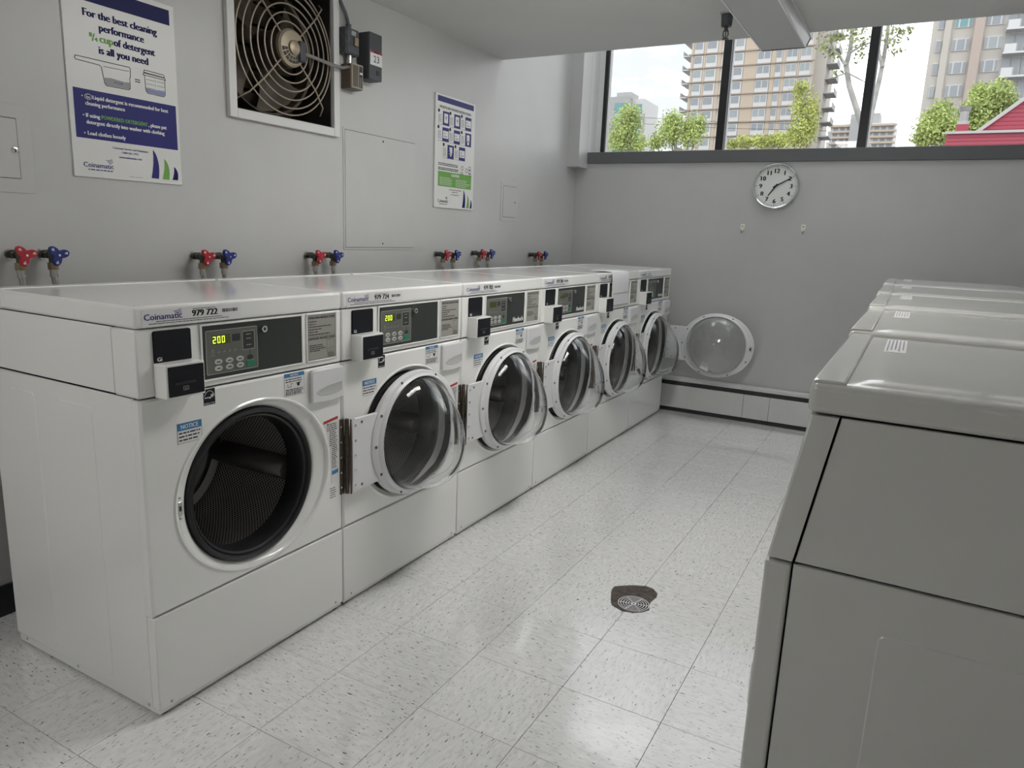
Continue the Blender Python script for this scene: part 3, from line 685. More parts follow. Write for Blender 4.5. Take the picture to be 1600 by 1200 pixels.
# ------------------------------------------------------------------ dryers on the right
DH = 1.112; DP = .790
SD = F((0, 0, 0), (1, 0, 0), (0, 0, 1), (0, -1, 0))
def fn_dside(b, y=.006):
    if True:
        fr = F((0, y + .012, 0), (1, 0, 0), (0, 0, 1), (0, -1, 0))
        b.plate(fr, [(.047, .03), (.72, .03), (.72, .786), (.047, .786)], 0, .012, .0015)
        b.plate(fr, [(.0485, .7915), (.72, .7915), (.72, 1.053), (.0905, 1.053)], 0, .012, .0015)
    fr = F((0, y, 0), (1, 0, 0), (0, 0, 1), (0, -1, 0))
    b.plate(fr, rr(.19, .45, .06, .70, .012), -.001, .002, .002)
def fn_dside2(b): fn_dside(b, DP - .018)
def fn_dfront(b): b.rbox(0, .0435, .002, DP - .002, .012, .7855, .006, 2)
def fn_dcore(b): b.box(.09, .71, .02, DP - .02, .002, 1.05)
def fn_dconsole(b):
    fr = F((0, DP - .002, 0), (1, 0, 0), (0, 0, 1), (0, -1, 0))
    P = [(.003, .7925), (.0445, .7925), (.087, 1.0535), (.0435, 1.0535)]
    k = 4; ins = .006; V = []; Wd = DP - .004
    cx, cz = sum(p[0] for p in P) / 4, sum(p[1] for p in P) / 4
    for s_, n in ((ins, 0), (0, ins), (0, Wd - ins), (ins, Wd)):
        for p in P: V.append(fr(p[0] + (s_ * .7 if p[0] < cx else -s_ * .0), p[1], n))
    Fc = [(j * 4 + i, j * 4 + (i + 1) % 4, (j + 1) * 4 + (i + 1) % 4, (j + 1) * 4 + i) for j in range(3) for i in range(4)] + [(0, 1, 2, 3), (12, 13, 14, 15)]
    b.add(V, Fc)
def fn_dlid(b):
    b.rbox(.037, .73, .001, DP - .001, 1.0565, DH - .005, .012, 3)
def fn_dtop(b):
    x0, x1, y0, y1 = .084, .705, .020, DP - .020; nx, ny = 30, 30; V = []
    # pressed panel: crowned, rolling down to its rim
    def gx(a, c, n): return [a + (c - a) * (.5 - .5 * math.cos(PI * i / n)) for i in range(n + 1)]
    for x in gx(x0, x1, nx):
        for y in gx(y0, y1, ny):
            d = min(x - x0, x1 - x, y - y0, y1 - y); q = min(1, d / .045); V.append((x, y, DH - .005 + .005 * q * q * (3 - 2 * q)))
    b.add(V, [(i * (ny + 1) + j, i * (ny + 1) + j + 1, (i + 1) * (ny + 1) + j + 1, (i + 1) * (ny + 1) + j) for i in range(nx) for j in range(ny)])
    P = [(x0, y0), (x1, y0), (x1, y1), (x0, y1)]
    for i in range(4):
        (a, c), (d, e) = P[i], P[(i + 1) % 4]; b.poly([(a, c, DH - .005), (d, e, DH - .005), (d, e, DH - .010), (a, c, DH - .010)])
def fn_dtrim(b): b.rbox(.040, .090, .012, DP - .012, DH - .012, DH, .004, 2)
def fn_dstick(b): b.plate(F((0, 0, DH), (0, -1, 0), (1, 0, 0), (0, 0, 1)), [(-.70, .126), (-.46, .126), (-.46, .168), (-.70, .168)], -.001, .0008)
def fn_dstickp(b):
    fr = F((0, 0, DH + .0011), (0, -1, 0), (1, 0, 0), (0, 0, 1)); rnd = random.Random(4)
    for i in range(5): b.words(fr, -.69, -.46 - rnd.uniform(0, .05), .130 + i * .0075, .003, 0, rnd)
DF = F((0, DP, 0), (0, -1, 0), (0, 0, 1), (-1, 0, 0))
def fn_ddoor(b): b.plate(DF, rr(.12, .67, .17, .68, .12, 8), -.001, .014, .005)
def fn_dhandle(b): b.plate(DF, rr(.575, .60, .37, .47, .006), .013, .026, .003)
def fn_dpanel(b):
    fr = F((.004, DP, .7925), (0, -1, 0), (.0405 / .261, 0, 1), (-1, 0, .155)); b.plate(fr, rr(.2, .55, .06, .21, .006), -.001, .0025)
DLAB = ['white dryer nearest the viewer, its grey side panel filling the lower right', 'white dryer second from the viewer in the right-hand row', 'white dryer in the middle of the right-hand row', 'white dryer second from the far end of the right-hand row', 'white dryer at the far end of the right-hand row']
for k, (dx, dz) in enumerate(((0, 0), (-.004, .010), (-.006, .021), (-.016, .027), (-.024, .034))):
    t = thing('dryer', DLAB[k], 'dryer', (1.4555 + dx, .19 + k * DP, dz), group='dryers along the right wall')
    pt = lambda n, m, f, par=None: part(n, m, par or t, f, f.__name__)
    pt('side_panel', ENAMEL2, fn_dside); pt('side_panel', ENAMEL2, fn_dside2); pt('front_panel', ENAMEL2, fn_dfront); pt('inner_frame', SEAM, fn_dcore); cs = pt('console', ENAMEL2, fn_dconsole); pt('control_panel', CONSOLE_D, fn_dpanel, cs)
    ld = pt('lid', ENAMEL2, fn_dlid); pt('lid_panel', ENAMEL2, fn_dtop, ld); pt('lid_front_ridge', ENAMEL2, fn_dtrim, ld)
    st = pt('lid_sticker', STICK, fn_dstick); pt('sticker_print', PRINTGY, fn_dstickp, st)
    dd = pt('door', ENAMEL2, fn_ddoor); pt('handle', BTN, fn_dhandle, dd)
    for x in (.08, .64):
        for y in (.06, DP - .06):
            part('foot', RUBBER, t, lambda b: b.cyl((x, y, -dz), (x, y, .012), .018, None, 10))

# ------------------------------------------------------------------ things on the left wall
WF = lambda y, z, off=0: F((XW + off, y, z), (0, 1, 0), (0, 0, 1), (1, 0, 0))
# detergent poster
t = thing('detergent_poster', 'large white and blue detergent instruction poster near the left edge', 'poster', (XW, .418, 1.456))
PF = F((.006, 0, 0), (0, 1, 0), (0, 0, 1), (1, 0, 0)); PW, PH = .412, .636
part('board', POSTERW, t, lambda b: b.rbox(.0, .006, 0, PW, 0, PH, .0015, 1))
part('top_band', PRINTB, t, lambda b: b.bar(PF, .018, .392, .566, .618, .0004))
part('text_panel', PRINTB2, t, lambda b: b.bar(PF, .016, .400, .128, .287, .0004))
def fn(b):
    n = .0006
    b.text(PF, 'For the best cleaning', .203, .5195, .0235, n, .268, 'C', .0019); b.text(PF, 'performance', .203, .4825, .0235, n, .162, 'C', .0019)
    b.text(PF, 'of detergent', .325, .447, .0235, n, .154, 'R', .0019); b.text(PF, 'is all you need', .206, .4105, .0235, n, .18, 'C', .0019)
part('heading_lettering', PRINTB, t, fn)
def fn(b):
    b.text(PF, 'cup', .121, .447, .0235, .0006, .047, 'L', .0019); b.text(PF, '1', .087, .458, .013, .0006, .007, bold=.0012); b.text(PF, '/', .094, .446, .024, .0006, .010, bold=.0012); b.text(PF, '4', .103, .446, .013, .0006, .010, bold=.0012)
part('green_lettering', PRINTG, t, fn)
def fn(b):
    n = .0006; w_ = .0022
    b.stroke(PF, [(.0325, .388), (.030, .381), (.033, .376), (.114, .373), (.120, .368), (.128, .318), (.134, .311), (.215, .312), (.221, .317), (.2215, .352), (.2245, .356), (.2255, .384), (.222, .388)], w_, n, True); b.stroke(PF, [(.128, .372), (.220, .374)], .0014, n)
    for v in (.344, .351): b.bar(PF, .2405, .261, v, v + .0028, n)
    b.stroke(PF, [(.277, .383), (.279, .391), (.357, .389), (.359, .380)], w_, n, True); b.stroke(PF, [(.273, .374), (.277, .381), (.360, .379), (.363, .372)], w_, n, True)
    b.stroke(PF, [(.279, .372), (.281, .322), (.288, .314), (.352, .312), (.359, .319), (.360, .370)], w_, n)
    for v in (.360, .345, .331): b.bar(PF, .284, .316, v, v + .0012, n); b.bar(PF, .326, .357, v, v + .0012, n)
    for s_, v in (('3', .357), ('2', .342), ('1', .328)): b.text(PF, s_, .318, v, .007, n)
    b.text(PF, '1/4 CUP', .178, .324, .006, n + .0004, .032, 'C')
part('cup_drawing', PRINT, t, fn)
part('cup_fill', PRINTGY, t, lambda b: b.flat(PF, [(.1275, .336), (.131, .3135), (.219, .3145), (.2195, .337), (.2, .335), (.15, .339)], .0005))
part('jar_fill', PRINTL, t, lambda b: b.flat(PF, [(.282, .330), (.284, .320), (.289, .316), (.351, .314), (.357, .320), (.358, .330)], .0005))
def fn(b):
    n = .0008; h = .0125
    b.text(PF, 'Liquid detergent is recommended for best', .082, .258, h, n, .284, bold=.0008); b.text(PF, 'cleaning performance', .055, .2365, h, n, .140, bold=.0008)
part('body_lettering', POSTERW, t, fn)
def fn(b):
    n = .0008; h = .0125
    b.text(PF, 'If using', .054, .1975, h, n, .048, bold=.0008); b.text(PF, ', please put', .284, .1975, h, n, .072, bold=.0008); b.text(PF, 'detergent directly into washer with clothing', .054, .176, h, n, .292, bold=.0008)
part('body_lettering', POSTERW, t, fn)
def fn(b):
    n = .0008; h = .0125
    b.text(PF, 'Load clothes loosely', .056, .140, h, n, .135, bold=.0008)
part('body_lettering', POSTERW, t, fn)
def fn(b):
    n = .0008
    for v in (.264, .203, .145): b.flat(PF, circ(.0455, v, .0025, 10), n)
    b.stroke(PF, circ(.0665, .2635, .0125, 24, .0085), .002, n, True); b.text(PF, 'he', .0665, .259, .0085, n, .013, 'C', .0006)
part('bullet_marks', POSTERW, t, fn)
part('green_body_lettering', PRINTG, t, lambda b: b.text(PF, 'POWDERED DETERGENT', .108, .1975, .0125, .0008, .172, bold=.0007))
def fn(b):
    n = .0006
    b.text(PF, 'Customer Service and Assistance', .208, .1045, .007, n, .134, 'C', .0003); b.text(PF, '1-800-561-1972', .205, .091, .007, n, .064, 'C', .0003); b.text(PF, 'www.coinamatic.com', .205, .075, .007, n, .086, 'C', .0003)
part('address_lettering', PRINTB2, t, fn)
def fn(b):
    n = .0006
    b.text(PF, 'Coinamatic', .033, .034, .016, n, .106, bold=.0005); b.words(PF, .048, .135, .0245, .0035, n, random.Random(1));
    for i in range(3): b.stroke(PF, [(.114 + i * .004, .062 - i * .005), (.122 + i * .003, .061 - i * .0045), (.135 + i * .001, .066 - i * .0045)], .0018, n)
part('logo_lettering', PRINTB2, t, fn)
def leaf(b, u, v0, v1, w_):
    P = []
    for i in range(11): q = i / 10; P.append((u + w_ * (.02 + .98 * (1 - q) ** .0) * 0 + w_ * .12 * math.sin(PI * q * .5) * 2 * (q), v0 + (v1 - v0) * q))
    L_ = [(u + w_ * .25 * q + 0, v0 + (v1 - v0) * q) for q in (0, .3, .6, .85, 1)]
    L_ = [(u + w_ * .30 * math.sin(q * PI * .62), v0 + (v1 - v0) * q) for q in (0, .25, .5, .75, 1)]
    R_ = [(u + w_ * (.30 * math.sin(q * PI * .62) + (1 - q) ** .75 * (.72 + .35 * q)), v0 + (v1 - v0) * q) for q in (0, .15, .3, .45, .6, .75, .88)]
    b.flat(PF, L_[::-1] + R_, .0006)
part('footnote_print', PRINTGY, t, lambda b: b.words(PF, .195, .25, .013, .0018, .0006, random.Random(2)))
part('blue_leaf', PRINTB2, t, lambda b: leaf(b, .283, .016, .119, .042))
part('green_leaf', PRINTG, t, lambda b: leaf(b, .329, .016, .091, .038))
part('blue_leaf', PRINTB, t, lambda b: leaf(b, .370, .017, .066, .032))
# washer instruction poster
t = thing('washer_instruction_poster', 'white washer instruction poster with small pictures and a green box', 'poster', (XW, 2.502, 1.459))
SW, SH = .424, .637
part('board', POSTERW, t, lambda b: b.rbox(.0, .008, 0, SW, 0, SH, .0015, 1))
PF2 = PF; PF = F((.008, 0, 0), (0, 1, 0), (0, 0, 1), (1, 0, 0))
part('top_band', PRINTB2, t, lambda b: b.bar(PF, .018, .404, .594, .625, .0004))
def fn(b):
    b.text(PF, 'FRONTLOAD WASHER INSTRUCTIONS', .207, .560, .014, .0006, .33, 'C', .0006)
    rnd = random.Random(8)
    for (u, v) in PICS:
        b.flat(PF, circ(u - .040, v + .075, .010, 12), .0006)
        for i in range(5): b.words(PF, u - .040, u - .012, v + .050 - i * .009, .0028, .0006, rnd)
        b.bar(PF, u - .042, u - .0405, v, v + .06, .0006); b.bar(PF, u - .042, u, v, v + .0014, .0006)
    for v in (.252, .243, .226, .217): b.words(PF, .035, .245, v, .005, .0006, rnd)
    for u, v in ((.29, .245), (.34, .235), (.375, .25), (.375, .232)): b.stroke(PF, circ(u, v, .012, 10), .003, .0006, True)
    for v in (.216, .206): b.words(PF, .27, .30, v, .004, .0006, rnd); b.words(PF, .36, .395, v, .004, .0006, rnd)
PICS = [(.072, .468), (.190, .468), (.312, .470), (.070, .378), (.190, .378), (.315, .378), (.126, .286), (.250, .288)]
part('heading_lettering', PRINT, t, fn)
for i, (u, v) in enumerate(PICS):
    q = part('picture', PRINTB2, t, lambda b: b.bar(PF, u, u + .068, v, v + .078, .0005))
    def fn(b):
        if i in (0, 1): b.plate(PF, rr(u + .014, u + .054, v + .014, v + .066, .004), .0005, .0008)
        elif i == 6: b.flat(PF, [(u + .018, v + .065), (u + .05, v + .068), (u + .05, v + .04), (u + .04, v + .015), (u + .03, v + .015), (u + .028, v + .045)], .0008)
        elif i == 5: b.bar(PF, u + .016, u + .048, v + .034, v + .068, .0008); b.bar(PF, u + .024, u + .044, v + .01, v + .03, .0008)
        else: b.bar(PF, u + .006, u + .062, v + .018, v + .06, .0008)
    part('picture_detail', POSTERW, q, fn)
    def fn(b):
        if i in (0, 1): b.flat(PF, [(u + .022, v + .05), (u + .046, v + .05), (u + .034, v + .028)], .0011)
        else: b.bar(PF, u + .014, u + .05, v + .026, v + .032, .0011); b.bar(PF, u + .014, u + .03, v + .042, v + .048, .0011)
    part('picture_detail', PRINTGY, q, fn)
part('green_panel', PRINTG, t, lambda b: b.bar(PF, .034, .396, .124, .209, .0004))
def fn(b):
    b.text(PF, 'CAUTION', .215, .186, .015, .0008, .085, 'C', .0012); rnd = random.Random(6)
    for i in range(5): b.words(PF, .05, .19 - rnd.uniform(0, .03), .172 - i * .0095, .003, .0008, rnd); b.words(PF, .22, .385 - rnd.uniform(0, .05), .170 - i * .0095, .003, .0008, rnd)
part('caution_lettering', POSTERW, t, fn)
def fn(b):
    n = .0006
    b.text(PF, 'Coinamatic', .035, .031, .018, n, .108, bold=.0006); b.words(PF, .05, .135, .020, .0035, n, random.Random(1))
part('logo_lettering', PRINT, t, fn)
def fn(b):
    n = .0006
    b.text(PF, 'Customer Service and Assistance', .22, .107, .006, n, .134, 'C', .0004); b.text(PF, '1-800-561-1972', .215, .093, .006, n, .064, 'C', .0004); b.text(PF, 'www.coinamatic.com', .215, .079, .006, n, .086, 'C', .0004)
part('address_lettering', PRINT, t, fn)
def fn(b):
    n = .0006
    for i in range(3): b.stroke(PF, [(.112 + i * .004, .062 - i * .005), (.120 + i * .003, .061 - i * .0045), (.133 + i * .001, .066 - i * .0045)], .0022, n)
part('logo_swoosh', PRINT, t, fn)
part('blue_leaf', PRINTB, t, lambda b: leaf(b, .298, .010, .118, .044)); part('green_leaf', PRINTG, t, lambda b: leaf(b, .346, .010, .090, .038)); part('blue_leaf', PRINTB, t, lambda b: leaf(b, .386, .010, .064, .030))

# flush access panels
def access(label, y0, y1, z0, z1, m_, lock, top_only=False, keys=()):
    t = thing('access_panel', label, 'access panel', (XW, y0, z0))
    w_, h_ = y1 - y0, z1 - z0
    part('frame', PAINT, t, lambda b: b.plate(FRONT, rr(0, w_, 0, h_, .012 if m_ > .02 else .002), 0, .003, .001))
    d = part('door', PAINT, t, lambda b: b.rbox(0, .0055, m_, w_ - m_, m_, h_ - m_, .0012, 1))
    def fn(b):
        g = .0016; n = .0034
        b.bar(FRONT, m_ - g, w_ - m_ + g, h_ - m_, h_ - m_ + g * 1.5, n); b.bar(FRONT, w_ - m_, w_ - m_ + g, m_, h_ - m_, n); b.bar(FRONT, m_ - g, w_ - m_, m_ - g, m_, n); b.bar(FRONT, m_ - g * .5, m_, m_, h_ - m_, n)
    part('gap', SEAM, t, fn)
    for u, v, r in keys:
        q = part('lock', CHROME if r > .008 else SEAM, t, lambda b: b.lathe(F((.0055, 0, 0), (0, 1, 0), (0, 0, 1), (1, 0, 0)), u, v, [(r, -.001), (r, .002), (r * .6, .003), (.0003, .003)], 16))
        if r > .008: part('keyhole', SEAM, q, lambda b: b.bar(F((.0089, 0, 0), (0, 1, 0), (0, 0, 1), (1, 0, 0)), u - .002, u + .002, v - .006, v + .006, 0))
access('small grey access panel with a round lock at the left edge', -.02, .293, 1.388, 1.658, .045, True, keys=((.257, .129, .010),))
access('tall grey access panel between the fan and the picture poster', 1.738, 2.326, 1.212, 1.801, .012, False, keys=((.30, .555, .005), (.30, .012 + .02, .004)))
access('small grey access panel close to the window corner', 3.288, 3.522, 1.408, 1.668, .028, False, keys=((.19, .13, .005),))

# exhaust fan in the wall
t = thing('exhaust_fan', 'old exhaust fan with wire guard set in a white frame', 'fan', (XW, (FY0 + FY1) / 2, 2.071))
hw = (FY1 - FY0) / 2; z0, z1 = FZ0 - 2.071, FZ1 - 2.071
def fn(b):
    m_ = .038
    for (a, c, d, e) in ((-hw - m_, -hw, z0 - m_, z1 + m_), (hw, hw + m_, z0 - m_, z1 + m_), (-hw, hw, z0 - m_, z0), (-hw, hw, z1, z1 + m_)): b.rbox(0, .022, a, c, d, e, .003, 2)
part('frame', TRIMW, t, fn)
def fn(b):
    b.box(-.29, -.28, -hw, hw, z0, z1); b.box(-.28, 0, -hw, -hw + .006, z0, z1); b.box(-.28, 0, hw - .006, hw, z0, z1); b.box(-.28, 0, -hw, hw, z0, z0 + .006); b.box(-.28, 0, -hw, hw, z1 - .006, z1)
part('duct_lining', FANDK, t, fn)
for i in range(6):
    z = z0 + .05 + i * .095
    part('louver', FANM, t, lambda b: b.add([(-.25, -hw + .01, z), (-.25, hw - .01, z), (-.21, hw - .01, z + .07), (-.21, -hw + .01, z + .07), (-.253, -hw + .01, z), (-.253, hw - .01, z), (-.213, hw - .01, z + .07), (-.213, -hw + .01, z + .07)], [(0, 1, 2, 3), (7, 6, 5, 4), (0, 4, 5, 1), (3, 2, 6, 7)]))
part('blade_ring', FANM, t, lambda b: b.lathe(FRONT, 0, 0, [(.262, -.20), (.258, -.11), (.268, -.105), (.268, -.20), (.262, -.20)], 48))
for q in range(4):
    a = q * PI / 2 + .5
    def fn(b):
        V = []
        for i in range(6):
            r = .05 + .20 * i / 5; hwid = .3 + .42 * i / 5
            for j in range(4):
                g = a + (j / 3 - .5) * hwid * 1.5; V.append((-.155 + (j / 3 - .5) * .05, r * math.cos(g), r * math.sin(g)))
        b.add(V, [(i * 4 + j, i * 4 + j + 1, (i + 1) * 4 + j + 1, (i + 1) * 4 + j) for i in range(5) for j in range(3)])
    part('blade', FANM, t, fn)
mo = part('motor', FANM, t, lambda b: b.lathe(FRONT, 0, 0, [(.0005, -.14), (.07, -.14), (.08, -.12), (.08, .03), (.072, .038)], 32))
part('motor_cover', MOTORM, mo, lambda b: b.lathe(FRONT, 0, 0, [(.078, .028), (.077, .042), (.068, .05), (.03, .054), (.0005, .054)], 32))
part('motor_hub', MOTORM, mo, lambda b: b.lathe(FRONT, 0, 0, [(.03, .05), (.03, .062), (.024, .066), (.0005, .066)], 24))
def fn(b):
    fr = F((.0525, 0, 0), (0, 1, 0), (0, 0, 1), (1, 0, 0))
    for i in range(7):
        a0 = math.radians(185 + i * 20)
        for r0, r1 in ((.036, .048), (.052, .064)): b.plate(fr, [(r0 * math.cos(a0), r0 * math.sin(a0)), (r0 * math.cos(a0 + .26), r0 * math.sin(a0 + .26)), (r1 * math.cos(a0 + .26), r1 * math.sin(a0 + .26)), (r1 * math.cos(a0), r1 * math.sin(a0))], -.004, .0012)
part('vent_slots', SEAM, mo, fn)
part('terminal_cover', ELECD, mo, lambda b: b.rbox(.03, .068, .026, .062, -.05, .035, .006))
for r, x in ((.105, .03), (.140, .03), (.175, .028), (.21, .025), (.245, .02), (.272, .01)):
    part('guard_ring', FANW, t, lambda b: b.tube([(x, r * math.cos(2 * PI * i / 56), r * math.sin(2 * PI * i / 56)) for i in range(56)], .0034, 6, True))
for a in (45, 135, 225, 315):
    c, s_ = math.cos(math.radians(a)), math.sin(math.radians(a))
    part('guard_spoke', FANW, t, lambda b: b.tube([(.034, c * .075, s_ * .075), (.034, c * .21, s_ * .21), (.015, c * .30, s_ * .30), (-.03, c * .34, s_ * .34)], .0034, 6))
part('power_conduit', STEEL, t, lambda b: b.tube([(.055, .055, -.012), (.06, .10, -.015), (.058, .2, -.02), (.055, .30, -.02), (.05, .345, -.005), (.05, .372, -.004)], .008, 8))
# boxes beside the fan
t = thing('junction_box', 'weathered metal junction box above the thermostat', 'electrical box', (XW, 1.70, 2.125))
part('body', ELECG, t, lambda b: b.rbox(0, .045, .015, .105, 0, .118, .004)); part('cover', ELECG, t, lambda b: b.rbox(.043, .052, .02, .10, .005, .113, .003)); part('toggle', BRASS, t, lambda b: b.rbox(.05, .064, .058, .084, .04, .078, .003)); part('knockout', STEEL, t, lambda b: b.rbox(.05, .056, .045, .075, .085, .105, .002))
part('nipple', STEEL, t, lambda b: b.cyl((.025, .06, -.045), (.025, .06, .005), .014, None, 12))
t = thing('thermostat', 'small brown and cream thermostat below the junction box', 'thermostat', (XW, 1.715, 1.972))
part('body', THERMOF, t, lambda b: b.rbox(0, .060, .014, .098, 0, .112, .004)); part('front_plate', THERMO, t, lambda b: b.rbox(.058, .068, .016, .096, .002, .114, .003))
fr = F((.068, 0, 0), (0, 1, 0), (0, 0, 1), (1, 0, 0))
part('brown_inlay', THERMOF, t, lambda b: b.plate(fr, [(.022, .01), (.060, .01), (.060, .106), (.022, .106)], -.001, .001)); part('scale', SEAM, t, lambda b: b.plate(fr, [(.066, .01), (.088, .01), (.088, .106), (.066, .106)], -.001, .001))
part('slider', STICK, t, lambda b: b.plate(fr, [(.068, .070), (.086, .070), (.086, .078), (.068, .078)], .001, .004)); part('scale_marks', LINEW, t, lambda b: [b.bar(fr, .07, .08, .014 + i * .0075, .0165 + i * .0075, .0015) for i in range(6)])
t = thing('switch_box', 'charcoal electrical box with a handwritten 23 on its label', 'electrical box', (XW, 1.838, 2.033))
part('body', ELECD, t, lambda b: b.rbox(0, .072, 0, .098, 0, .216, .008)); part('cover', ELECD, t, lambda b: b.rbox(.07, .082, 0, .098, 0, .216, .006)); part('button', CONSOLE_D, t, lambda b: b.rbox(.08, .085, .055, .075, .026, .048, .002))
fr = F((.0822, 0, 0), (0, 1, 0), (0, 0, 1), (1, 0, 0)); lb = part('label_tag', STICK, t, lambda b: b.plate(fr, [(.008, .068), (.096, .068), (.096, .133), (.008, .133)], -.001, .0008))
part('red_band', STICKR, lb, lambda b: b.bar(fr, .008, .096, .123, .133, .0012)); part('blue_print', PRINTB, lb, lambda b: b.bar(fr, .035, .072, .125, .131, .0015)); part('handwriting', PRINT, lb, lambda b: b.text(fr, '23', .052, .082, .030, .0012, .042, 'C'))
t = thing('cable_conduit', 'thin grey conduit curving up the wall from the junction box', 'conduit', (XW, 1.75, 2.243))
part('pipe', ELECG, t, lambda b: b.tube([(.022, .01, 0), (.02, .008, .03), (.018, -.005, .065), (.015, -.03, .10), (.012, -.05, .13), (.012, -.055, .18)], .008, 8)); part('connector', ELECG, t, lambda b: b.cyl((.022, .01, -.004), (.022, .01, .02), .013, None, 12))

# water valves
NTH = ['first (nearest)', 'second', 'third', 'fourth', 'fifth', 'sixth (farthest)']
VR = [(.195, .294), (.866, .966), (1.482, 1.602), (2.534, 2.642), (2.941, 3.052), (3.732, 3.836)]
VZ = [1.197, 1.187, 1.186, 1.187, 1.192, 1.178]
for k in range(6):
    for c in (0, 1):
        col = ('red', 'blue')[c]
        t = thing('water_valve', '%s-handled water valve above the %s washer' % (col, NTH[k]), 'valve', (XW, VR[k][c], VZ[k]), group='hose valves on the left wall')
        def f_body(b):
            b.cyl((0, 0, 0), (.02, 0, 0), .014, None, 12); b.cyl((.02, 0, 0), (.07, 0, 0), .0105, None, 12); b.cyl((.03, 0, 0), (.045, 0, 0), .0155, .0155, 6); b.cyl((.07, 0, 0), (.09, 0, 0), .008, None, 10)
            b.cyl((.056, 0, .004), (.056, 0, -.030), .0115, .011, 12)
        part('body', DKVALVE, t, f_body, 'vbody'); part('wall_flange', STEEL, t, lambda b: b.cyl((0, 0, 0), (.006, 0, 0), .019, None, 16), 'vflange')
        def f_handle(b):
            P = []
            for i in range(36):
                a = 2 * PI * i / 36 + PI / 6 * c; r = .019 + .017 * max(0, math.cos(1.5 * ((a + PI / 2 * 1) % (2 * PI / 3)) - PI / 2)) ** 1.6 if False else .0255 + .0105 * math.cos(3 * (a - .25))
                P.append((r * math.cos(a), r * math.sin(a)))
            b.plate(F((.090, 0, 0), (0, 1, 0), (0, 0, 1), (1, 0, 0)), P, -.004, .006, .002)
        hd = part('handle', REDH if c == 0 else BLUEH, t, f_handle, 'vhandle%d' % c)
        part('handle_nut', CHROME, hd, lambda b: b.cyl((.094, 0, 0), (.1, 0, 0), .005, .004, 8), 'vnut')
        for q in range(3):
            a = .25 + q * 2 * PI / 3
            part('handle_window', PAINT, hd, lambda b: b.plate(F((.0962, 0, 0), (0, 1, 0), (0, 0, 1), (1, 0, 0)), [(math.cos(a) * .024 + x * math.cos(a) - y * math.sin(a), math.sin(a) * .024 + x * math.sin(a) + y * math.cos(a)) for x, y in ((-.006, 0), (.002, -.0045), (.005, -.003), (.005, .003), (.002, .0045))], -.001, .0003), ('vwin', q))
        hs = part('hose', BRAID, t, lambda b: b.tube([(.056, 0, -.046), (.056, .001, -.07), (.058, .004, -.11), (.062, .006, -.20), (.07, .006, -.45)], .0098, 12), 'vhose')
        part('hose_nut', BRASS, hs, lambda b: b.cyl((.056, 0, -.048), (.056, 0, -.026), .0165, .0165, 8), 'vhnut'); part('crimp', STEEL, hs, lambda b: (b.cyl((.056, 0, -.072), (.056, 0, -.048), .0115, .0115, 12), b.cyl((.056, .001, -.068), (.056, .001, -.064), .013, .013, 12)), 'vcrimp')

# ------------------------------------------------------------------ things on the back wall
t = thing('wall_clock', 'round chrome-rimmed wall clock showing ten past seven', 'clock', (.664, YB, 1.731))
part('case', CHROME, t, lambda b: b.lathe(BACKW, 0, 0, [(.158, 0), (.160, .03), (.156, .038), (.150, .040), (.145, .036), (.142, .024)], 64)); part('face', CLOCKF, t, lambda b: b.plate(BACKW, circ(0, 0, .146, 64), .0, .022))
CF = F((0, -.0224, 0), (1, 0, 0), (0, 0, 1), (0, -1, 0))
for i in range(12):
    a = PI / 2 - (i + 1) * PI / 6
    part('numeral', PRINT, t, lambda b: b.text(CF, str(i + 1), .104 * math.cos(a), .104 * math.sin(a) - .0145, .029, 0, None, 'C', .0022))
def fn(b):
    for i in range(60):
        a = i * PI / 30; r0 = .128 if i % 5 == 0 else .132; c, s_ = math.cos(a), math.sin(a); b.stroke(CF, [(r0 * c, r0 * s_), (.138 * c, .138 * s_)], .003 if i % 5 == 0 else .0013, 0)
part('minute_marks', PRINT, t, fn)
def hand(L_, w0, deg, n, back):
    a = math.radians(90 - deg); c, s_ = math.cos(a), math.sin(a)
    return lambda b: b.plate(CF, [(-back * c + s_ * w0, -back * s_ - c * w0), (L_ * c + s_ * w0 * .6, L_ * s_ - c * w0 * .6), (L_ * c - s_ * w0 * .6, L_ * s_ + c * w0 * .6), (-back * c - s_ * w0, -back * s_ + c * w0)], n, n + .0015)
part('hour_hand', PRINT, t, hand(.082, .0052, 215, .002, .018)); part('minute_hand', PRINT, t, hand(.120, .0046, 61, .005, .02)); part('hand_pin', PRINT, t, lambda b: b.plate(CF, circ(0, 0, .007, 16), .002, .009))
for i, (x, z, lab) in enumerate(((.459, 1.432, 'small metal wall hook below the left side of the clock'), (.878, 1.441, 'small metal wall hook below the right side of the clock'))):
    t = thing('wall_hook', lab, 'hook', (x, YB, z), group='hooks below the clock')
    part('plate', mat('cream_metal', (.85, .82, .72), .35), t, lambda b: b.plate(BACKW, rr(-.014, .014, -.012, .030, .003), 0, .003, .001), 'hkp'); part('screw', SEAM, t, lambda b: b.plate(BACKW, circ(0, .014, .004, 10), .003, .0045), 'hks')
    part('hook', STEEL, t, lambda b: b.tube([(0, -.003, -.008), (0, -.012, -.024), (0, -.024, -.031), (0, -.033, -.026), (0, -.036, -.016)], .0065, 8), 'hkh')
